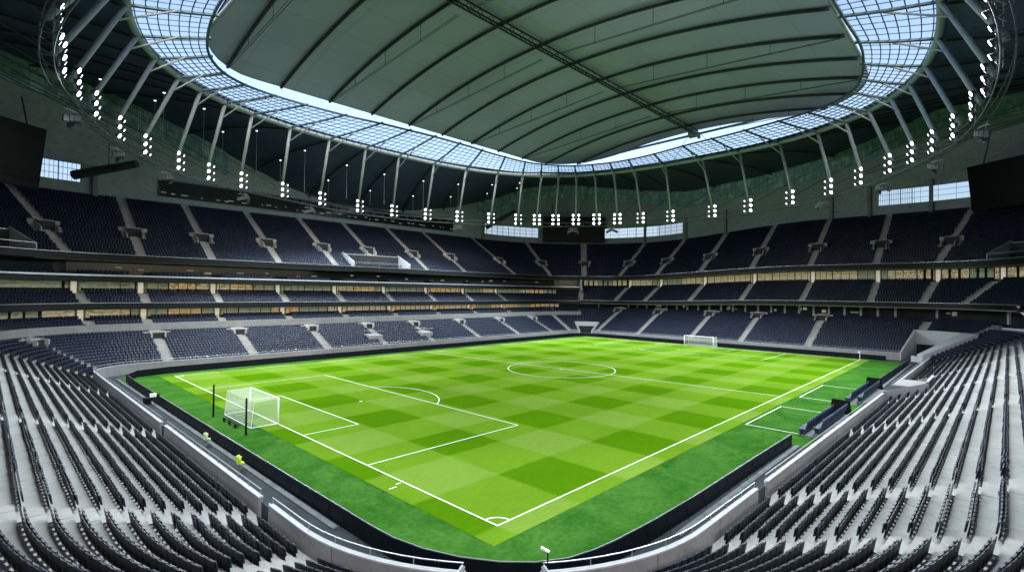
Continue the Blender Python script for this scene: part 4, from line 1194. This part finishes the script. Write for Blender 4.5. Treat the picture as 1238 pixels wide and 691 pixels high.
m = MB(); m.loft(panel_rows(0.55)); m.build('ceiling_deck', M['dark_steel'], roof, True)
edge = [(x, CY + half_y(x), 0) for x in xs] + [(x, CY - half_y(x, -1), 0) for x in xs[::-1]]
m = MB(); m.poly([(x, y, zc(y) + 0.25) for x, y, _ in edge], 0.30, 6, closed=True); m.build('ceiling_edge_beam', M['steel'], roof, True)
for i in range(11):
    x = 7.0 + 9.06 * i; h = half_y(x) - 0.2
    hm = half_y(x, -1) - 0.2
    yy = [-hm + (h + hm) * k / 20 for k in range(21)]
    m = MB(); m.poly([(x, CY + y, zc(CY + y) - 0.32) for y in yy], 0.25, 6); m.build('ceiling_rib', M['rib'], roof, True)
    if i % 2 == 0:
        for sg in (-1, 1):
            h = half_y(x, sg) - 0.2
            zt = lambda u: zc(CY + sg * h) - 0.5 + (zc(CY) - 2.2 - zc(CY + sg * h)) * (1 - u)
            m = MB()
            for o_ in (-0.16, 0.16): m.poly([(x + o_, CY + sg * h * u, zt(u)) for u in (0.985, 0.5, 0.02)], 0.045, 5)
            m.build('tie_rod', M['rib'], roof)
            m = MB()
            for u in (0.25, 0.5, 0.75): m.poly([(x, CY + sg * h * u, zt(u)), (x, CY + sg * h * u, zc(CY + sg * h * u) - 0.4)], 0.04, 5)
            m.build('tie_hanger', M['rib'], roof)
TZ = zc(CY) - 0.55; TY = CY + 0.6
m = MB()
for y, z in ((-0.55, 0), (0.55, 0), (0, -0.95)): m.poly([(PX0 - 1.5, TY + y, TZ + z - .1), (102.0, TY + y, TZ + z - .1)], 0.15, 6)
m.build('spine_truss', M['rib'], roof)
m = MB()
k = 0; x = PX0
while x < 101:
    for y in (-0.55, 0.55): m.poly([(x, TY + y, TZ - .1), (x + 1.1, TY, TZ - 1.05)], 0.06, 4); m.poly([(x + 1.1, TY, TZ - 1.05), (x + 2.2, TY + y, TZ - .1)], 0.06, 4)
    x += 2.2
m.build('truss_web', M['rib'], roof)
m = MB(); m.box((101.2, TY, TZ - 1.1), (2.4, 2.2, 0.9)); m.box((102.0, TY - .9, TZ - 1.75), (0.6, 0.6, 0.7)); m.box((100.6, TY + .7, TZ - 1.75), (0.5, 0.5, 0.6)); m.build('truss_end_gear', M['steel'], roof)
m = MB()
for sg in (-1, 1): m.poly([(101.0, TY + sg * 1.0, TZ - 0.6), (102.4, TY + sg * 6, Z_OUT + 0.4)], 0.06, 5)
m.build('truss_stay', M['dark_steel'], roof)

# ---- lighting walkway
cat = thing('lighting_walkway', (45, 38, Z_CAT), 'thin oval steel walkway hung under the roof, carrying the floodlights', 'walkway')
cph = [2 * math.pi * i / 160 for i in range(160)]
def cpos(ph, d, dz):
    x, y = at_phi(CAT, ph); v = Vector((x - RC[0], y - RC[1])).normalized()
    return (x + v.x * d, y + v.y * d, Z_CAT - 1.7 + dz)
m = MB()
for k_, p_ in enumerate(cph):
    m.poly([cpos(p_, -.4, -.4), cpos(p_, .4, -.4)], 0.035, 4); m.poly([cpos(p_, -.4, -.4), cpos(p_ + math.pi / 160, .4, -.4)], 0.025, 4)
tag(m.build('deck_grid', M['walkway'], cat), kind='stuff')
for d, dz in ((-0.45, -0.4), (0.45, -0.4)):
    m = MB(); m.poly([cpos(p_, d, dz) for p_ in cph], 0.07, 5, closed=True); m.build('edge_tube', M['walkway'], cat)
for d, dz in ((-0.45, 0.65), (0.45, 0.65)):
    m = MB(); m.poly([cpos(p_, d, dz) for p_ in cph], 0.045, 5, closed=True); m.build('handrail', M['walkway'], cat)
m = MB()
for p_ in cph:
    for d in (-.45, .45): m.poly([cpos(p_, d, -.4), cpos(p_, d, .65)], 0.03, 4)
tag(m.build('rail_post', M['walkway'], cat), kind='stuff')

# ================================================================= FLOODLIGHTS
def pos_words(i):
    """tells a floodlight by its place along the walkway"""
    j = i - 17
    if j == 0: return 'bright floodlight cluster over the left half of the black far corner screen'
    if j == 1: return 'bright floodlight cluster over the right half of the black far corner screen'
    if j < 0: return 'bright floodlight cluster, %s strut from the far corner screen along the far touchline stand' % ordinal(-j)
    return 'bright floodlight cluster, %s strut from the far corner screen over the far goal side' % ordinal(j - 1)
FLOOD_POWER = 4300.0
BIG = {0, 1, 3, 4, 14, 15, 16, 26, 27, 28, 31, 32}
M['lens_dim'] = mat('floodlight_lens_dimmed', (0.9, 0.95, 1), 0.2, emit=(0.88, 0.95, 1.0), estr=1.1)
proto_l = {}
def floodlight(big):
    t = thing('floodlight', (0, 0, 0), 'x', 'floodlight', 'floodlight clusters on the walkway')
    m = MB()
    for u in (-0.75, 0.75):
        m.tube((u, 0, -2.0), (u, 0, 1.4), 0.05, n=5)
    for z in (-1.6, -0.4, 0.7): m.tube((-1.1, 0, z), (1.1, 0, z), 0.04, n=5)
    m.build('rack', M['steel'], t)
    for u in (-0.75, 0.75):
        for k in range(3):
            z = -1.35 + 1.18 * k
            d = Vector((u * 0.25, -1.0, -0.45)).normalized(); c = Vector((u, -0.25, z))
            h = MB(); hr = 0.35 if big == 0 or u * big > 0 else 0.26
            h.tube(c - d * 0.28, c + d * 0.16, hr * .5, hr, 10); h.box((c.x, c.y + 0.18, c.z + 0.05), (0.2, 0.3, 0.1)); ho = h.build('lamp', M['lamp_body'], t)
            l = MB(); lr = 0.285 if big == 0 or u * big > 0 else 0.20
            l.tube(c + d * 0.161, c + d * 0.20, lr, lr * .84, 10); l.build('lens', M['lens'] if lr > .25 else M['lens_dim'], ho)
    return t
for i in range(NS):
    x, y = at_phi(CAT, R(PB[i]))
    aim = Vector((52 - x, 34 - y)); an = math.atan2(aim.y, aim.x) + math.pi / 2
    p = Vector((x, y, Z_CAT)) + Vector((aim.x, aim.y, 0)).normalized() * 0.45
    if i < N_SEEN + 2 or i >= NS - 2:
        kd = 0 if i in (15, 16, 17, 18, 19) else (-1 if i < 17 or i >= NS - 2 else 1)
        if kd not in proto_l: proto_l[kd] = o = floodlight(kd)
        else: o = copy_tree(proto_l[kd])
        o['label'] = pos_words(i if i < N_SEEN + 2 else i - NS)
        o.location = p; o.rotation_euler = (0, 0, an)
    ld = bpy.data.lights.new('flood_beam', 'SPOT'); ld.energy = FLOOD_POWER * (1.0 if i < N_SEEN else 0.72); ld.color = (0.87, 0.96, 1.0)
    ld.spot_size = R(165); ld.spot_blend = 0.8; ld.shadow_soft_size = 0.6
    lo = bpy.data.objects.new('flood_beam', ld); COL.objects.link(lo)
    lo.location = p + Vector((aim.x, aim.y, 0)).normalized() * 2.4 + Vector((0, 0, -2.3))
    tgt = Vector((x, y, 0)).lerp(Vector((52, 34, 0)), 0.40 if i < N_SEEN else -0.12)
    lo.rotation_euler = (tgt - lo.location).to_track_quat('-Z', 'Y').to_euler()

# ---- loudspeakers under the walkway
def speaker_array():
    t = thing('loudspeaker', (0, 0, 0), 'x', 'loudspeaker', 'curved loudspeaker arrays under the walkway')
    for k in range(9):
        a = R(-62 + 15.5 * k); m = MB(); r = 1.55
        m.box((0, -r * math.cos(a) + 1.1, -1.4 + 0 * r), (0.01, .01, .01)) if False else None
        c = (r * math.sin(a), -r * math.cos(a) + 1.2, -1.3 - 0.14 * abs(k - 4))
        m.box(c, (0.44, 0.46, 0.62), ang=a, top=(0.92, 0.96)); m.build('cabinet', M['speaker'], t)
    m = MB()
    m.poly([(1.45 * math.sin(R(a)), -1.45 * math.cos(R(a)) + 1.25, -0.85) for a in range(-66, 67, 11)], 0.07, 5)
    for a in (-50, 0, 50): m.tube((1.45 * math.sin(R(a)), -1.45 * math.cos(R(a)) + 1.25, -0.85), (0.4 * math.sin(R(a)), 0.6, 0.0), 0.035, n=4)
    m.build('hanging_frame', M['steel'], t)
    return t
SP = [(-15.7, 50.5, 'first and nearest the black screen hung at the far touchline end'), (-9.7, 65.4, 'second along from the screen beside the far touchline'), (-0.45, 76.5, 'third along the far touchline from the near end'), (13.5, 88.0, 'fourth along the far touchline from the near end'),
      (30.0, 94.0, 'fifth along the far touchline from the near end'), (72.0, 89.0, 'last one before the far corner screen, touchline side'), (94.5, 66.0, 'over the left part of the far corner screen'), (98.5, 56.5, 'over the right part of the far corner screen'),
      (54.2, -19.6, 'nearest the camera on the dugout side'), (69.5, -15.4, 'second nearest on the dugout side'), (82.0, -7.6, 'third nearest on the dugout side'), (94.0, 5.0, 'hung before the far goal stand on the dugout side')]
proto_s = None
for x, y, lb in SP:
    if proto_s is None: proto_s = speaker_array(); o = proto_s
    else: o = copy_tree(proto_s)
    ph = math.atan2(y - RC[1], x - RC[0]); cx, cy = at_phi(CAT, ph); an = math.atan2(34 - cy, 52 - cx) + math.pi / 2
    o['label'] = 'grey curved loudspeaker array, ' + lb
    o.location = (cx, cy, Z_CAT - 1.9); o.rotation_euler = (0, 0, an)

# ---- video screens
def screen(s, D, w_, h, zb, label, yaw=0.0, tilt=8):
    p = P(s, D); n = N(s); an = math.atan2(n[1], n[0]) - math.pi / 2 + R(yaw)
    t = thing('video_screen', (p[0], p[1], zb), label, 'screen', 'switched off video screens')
    mt = Matrix.Rotation(an, 3, 'Z') @ Matrix.Rotation(R(tilt), 3, 'X')
    c = Vector((p[0], p[1], zb + h / 2))
    m = MB(); m.box(c, (w_, 0.8, h), mat=mt); m.build('cabinet', M['black'], t)
    m = MB(); q = mt @ Vector((0, -0.45, 0)); m.box(c + q, (w_ - 0.5, 0.08, h - 0.5), mat=mt); m.build('display', M['screen'], t)
    m = MB()
    for u in (-0.35, 0.35):
        a = c + mt @ Vector((u * w_, 0.2, h / 2)); m.poly([a, a + Vector((n[0] * 1.5, n[1] * 1.5, 5.0))], 0.14, 5)
    m.build('hanger', M['dark_steel'], t)
screen((A_F[0] + A_F[1]) / 2 - 0.35, 34.0, 23.5, 9.6, 32.2, 'wide black switched off screen hung in the far corner between the windows', 2, 4)
screen(A_L[0] + 3.1, 29.5, 19.0, 11.0, 30.6, 'large black screen hung over the near end of the far touchline stand', 6, 8)
screen(A_R[0] + 6.05, 29.5, 21.0, 10.5, 33.4, 'large black screen hung over the dugout side end of the far goal stand', -3, 8)
# ---- dark tube gantries reaching in from the wall
for (a, b), lb in ((((-8.2, 108.5, 34.6), (0.5, 101.0, 37.2)), 'dark boxed gantry reaching from the wall near the far touchline screen'), (((103.0, 110.0, 36.0), (104.5, 98.0, 40.5)), 'dark boxed gantry reaching from the wall before the far corner screen')):
    t = thing('gantry', a, lb, 'gantry', 'boxed gantries on the outer wall')
    m = MB(); m.poly([a, b], 0.95, 6, r1=0.75); m.build('casing', M['dark_steel'], t)
    A, B = Vector(a), Vector(b); m = MB()
    m.poly([A.lerp(B, .1) + Vector((0, 0, .9)), A.lerp(B, .95) + Vector((0, 0, .75))], 0.09, 5); m.build('rail', M['steel'], t)
    m = MB(); m.tube(A.lerp(B, .55), A.lerp(B, .55) + Vector((0, 0, 5)), 0.1, n=5); m.build('hanger', M['dark_steel'], t)

# ================================================================= CAMERA
F_PX, W_PX = 612.646, 1238.0
CAM = Vector((-20.196, -20.163, 13.067)); YAW, PITCH, ROLL = 0.7616, 0.0122, 0.0120
fw = Vector((math.cos(PITCH) * math.cos(YAW), math.cos(PITCH) * math.sin(YAW), math.sin(PITCH)))
rt = Vector((math.sin(YAW), -math.cos(YAW), 0)); up = rt.cross(fw)
c, s_ = math.cos(ROLL), math.sin(ROLL)
rt2 = rt * c + up * s_; up2 = up * c - rt * s_
cd = bpy.data.cameras.new('camera'); cd.sensor_width = 36.0; cd.lens = F_PX / W_PX * 36.0; cd.clip_end = 3000; cd.clip_start = 0.1
co = bpy.data.objects.new('camera', cd); COL.objects.link(co)
mw = Matrix.Identity(4)
for i in range(3):
    mw[i][0] = rt2[i]; mw[i][1] = up2[i]; mw[i][2] = -fw[i]; mw[i][3] = CAM[i]
co.matrix_world = mw
scene.camera = co
def in_view(x, y, z):
    d = Vector((x, y, z)) - CAM; dz = d.dot(fw)
    if dz < 1: return None
    return W_PX / 2 + F_PX * d.dot(rt2) / dz, 345.5 - F_PX * d.dot(up2) / dz, dz

# ================================================================= SEATS: the 300 that show largest as things, the rest as one mass
A = np.array([(q[0], q[1], q[2], q[3], q[4], i) for i, q in enumerate(SEATS)], float)
cand = []
for i, q in enumerate(SEATS):
    if not q[4]: continue
    v = in_view(q[0], q[1], q[2] + 0.65)
    if v and -6 < v[0] < 1244 and v[1] < 694: cand.append((v[2], i))
cand.sort(); chosen = [i for _, i in cand[:300]]
pick = set(chosen)
def seat_thing():
    t = thing('stadium_seat', (0, 0, 0), 'x', 'seat', 'black tip-up seats nearest the corner opening')
    seat_back_mb().build('backrest', M['seat_back'], t)
    seat_pan_mb().build('seat_pan', M['seat'], t)
    for sx in (-1, 1): bracket_mb(sx).build('bracket', M['bracket'], t)
    return t
proto_c = seat_thing(); first = True
near_aisle = {}
for i in chosen:
    x, y, z, an, nf, row, bi, j, n, s = SEATS[i]
    o = proto_c if first else copy_tree(proto_c); first = False
    o.location = (x, y, z); o.rotation_euler = (0, 0, an)
    s = s % TOT
    left = s > TOT / 2 or s < S_MID
    rw = 'front row' if row == 0 else ordinal(row + 1) + ' row'
    if left:
        o['label'] = ('dark tip-up seat, %s from the %s, %s of the goal side %s' % (ordinal(n - j), 'corner gap' if s < S_MID and s > 0 and s < 12 else 'aisle', rw, 'curved block' if s < 13 else 'straight block'))
    else:
        o['label'] = ('dark tip-up seat, %s from the %s, %s of the dugout side %s' % (ordinal(j + 1), 'corner gap' if s < A_N[1] + 0.5 else 'aisle', rw, 'curved block' if s < A_N[1] + 0.5 else 'straight block'))

def mass(templ_list):
    Vs, Fs, Ms = [], [], []; base = 0
    for (V, F, MI), rows in templ_list:
        if len(rows) == 0: continue
        ca, sa = np.cos(rows[:, 3])[:, None], np.sin(rows[:, 3])[:, None]
        jit = rng.uniform(-0.02, 0.02, (len(rows), 1))
        X = V[None, :, 0] * ca - (V[None, :, 1] + jit) * sa + rows[:, 0:1]
        Y = V[None, :, 0] * sa + (V[None, :, 1] + jit) * ca + rows[:, 1:2]
        Z = V[None, :, 2] + rows[:, 2:3]
        Vs.append(np.stack([X, Y, Z], 2).reshape(-1, 3))
        Fs.append((F[None] + base + (np.arange(len(rows)) * len(V))[:, None, None]).reshape(-1, 4))
        Ms.append(np.tile(MI, len(rows)))
        base += len(rows) * len(V)
    return np.concatenate(Vs), np.concatenate(Fs), np.concatenate(Ms)
keep = np.array([i not in pick for i in range(len(SEATS))])
B = A[keep]
near_rows = B[B[:, 4] > 0.5]; far_rows = B[B[:, 4] < 0.5]
V, F, MI = mass([(NEAR_T, near_rows), (FAR_T, far_rows)])
me = bpy.data.meshes.new('seating')
me.vertices.add(len(V)); me.vertices.foreach_set('co', V.astype(np.float32).ravel())
me.loops.add(F.size); me.loops.foreach_set('vertex_index', F.astype(np.int32).ravel())
me.polygons.add(len(F)); me.polygons.foreach_set('loop_start', np.arange(0, F.size, 4, dtype=np.int32))
me.materials.append(M['seat']); me.materials.append(M['seat_back']); me.materials.append(M['bracket'])
me.polygons.foreach_set('material_index', MI.astype(np.int32))
me.update(calc_edges=True)
so = bpy.data.objects.new('seating', me); COL.objects.link(so)
tag(so, 'rows of navy tip-up seats filling all the stands, near backs darkened for shade', None, None, 'stuff')
print('SEATS', len(SEATS), 'faces', len(F))

# ================================================================= SKY, SUN, RENDER SETTINGS
w = bpy.data.worlds.new("World"); scene.world = w; w.use_nodes = True
nt = w.node_tree; bg = nt.nodes["Background"]
sky = nt.nodes.new("ShaderNodeTexSky"); sky.sky_type = 'NISHITA'; sky.sun_disc = False
SUN_EL, SUN_ROT = R(48), R(210)
sky.sun_elevation = SUN_EL; sky.sun_rotation = SUN_ROT; sky.altitude = 50; sky.air_density = 1.0; sky.dust_density = 5.0; sky.ozone_density = 1.0
nt.links.new(sky.outputs[0], bg.inputs["Color"]); bg.inputs["Strength"].default_value = 0.15
sl = bpy.data.lights.new('sun', 'SUN'); sl.energy = 0.6; sl.angle = R(25); sl.color = (1.0, 0.97, 0.92)
sun = bpy.data.objects.new('sun', sl); COL.objects.link(sun)
d = Vector((math.sin(SUN_ROT) * math.cos(SUN_EL), math.cos(SUN_ROT) * math.cos(SUN_EL), math.sin(SUN_EL)))
sun.rotation_euler = (-d).to_track_quat('-Z', 'Y').to_euler(); sun.location = (40, 30, 120)

scene.render.engine = 'CYCLES'
cy = scene.cycles
cy.max_bounces = 6; cy.diffuse_bounces = 3; cy.glossy_bounces = 2; cy.transmission_bounces = 2; cy.transparent_max_bounces = 10
cy.caustics_reflective = False; cy.caustics_refractive = False
cy.sample_clamp_indirect = 4.0
cy.use_denoising = True
scene.view_settings.view_transform = 'Standard'; scene.view_settings.look = 'None'
scene.view_settings.exposure = 1.75; scene.view_settings.gamma = 1.0; scene.view_settings.use_curve_mapping = False
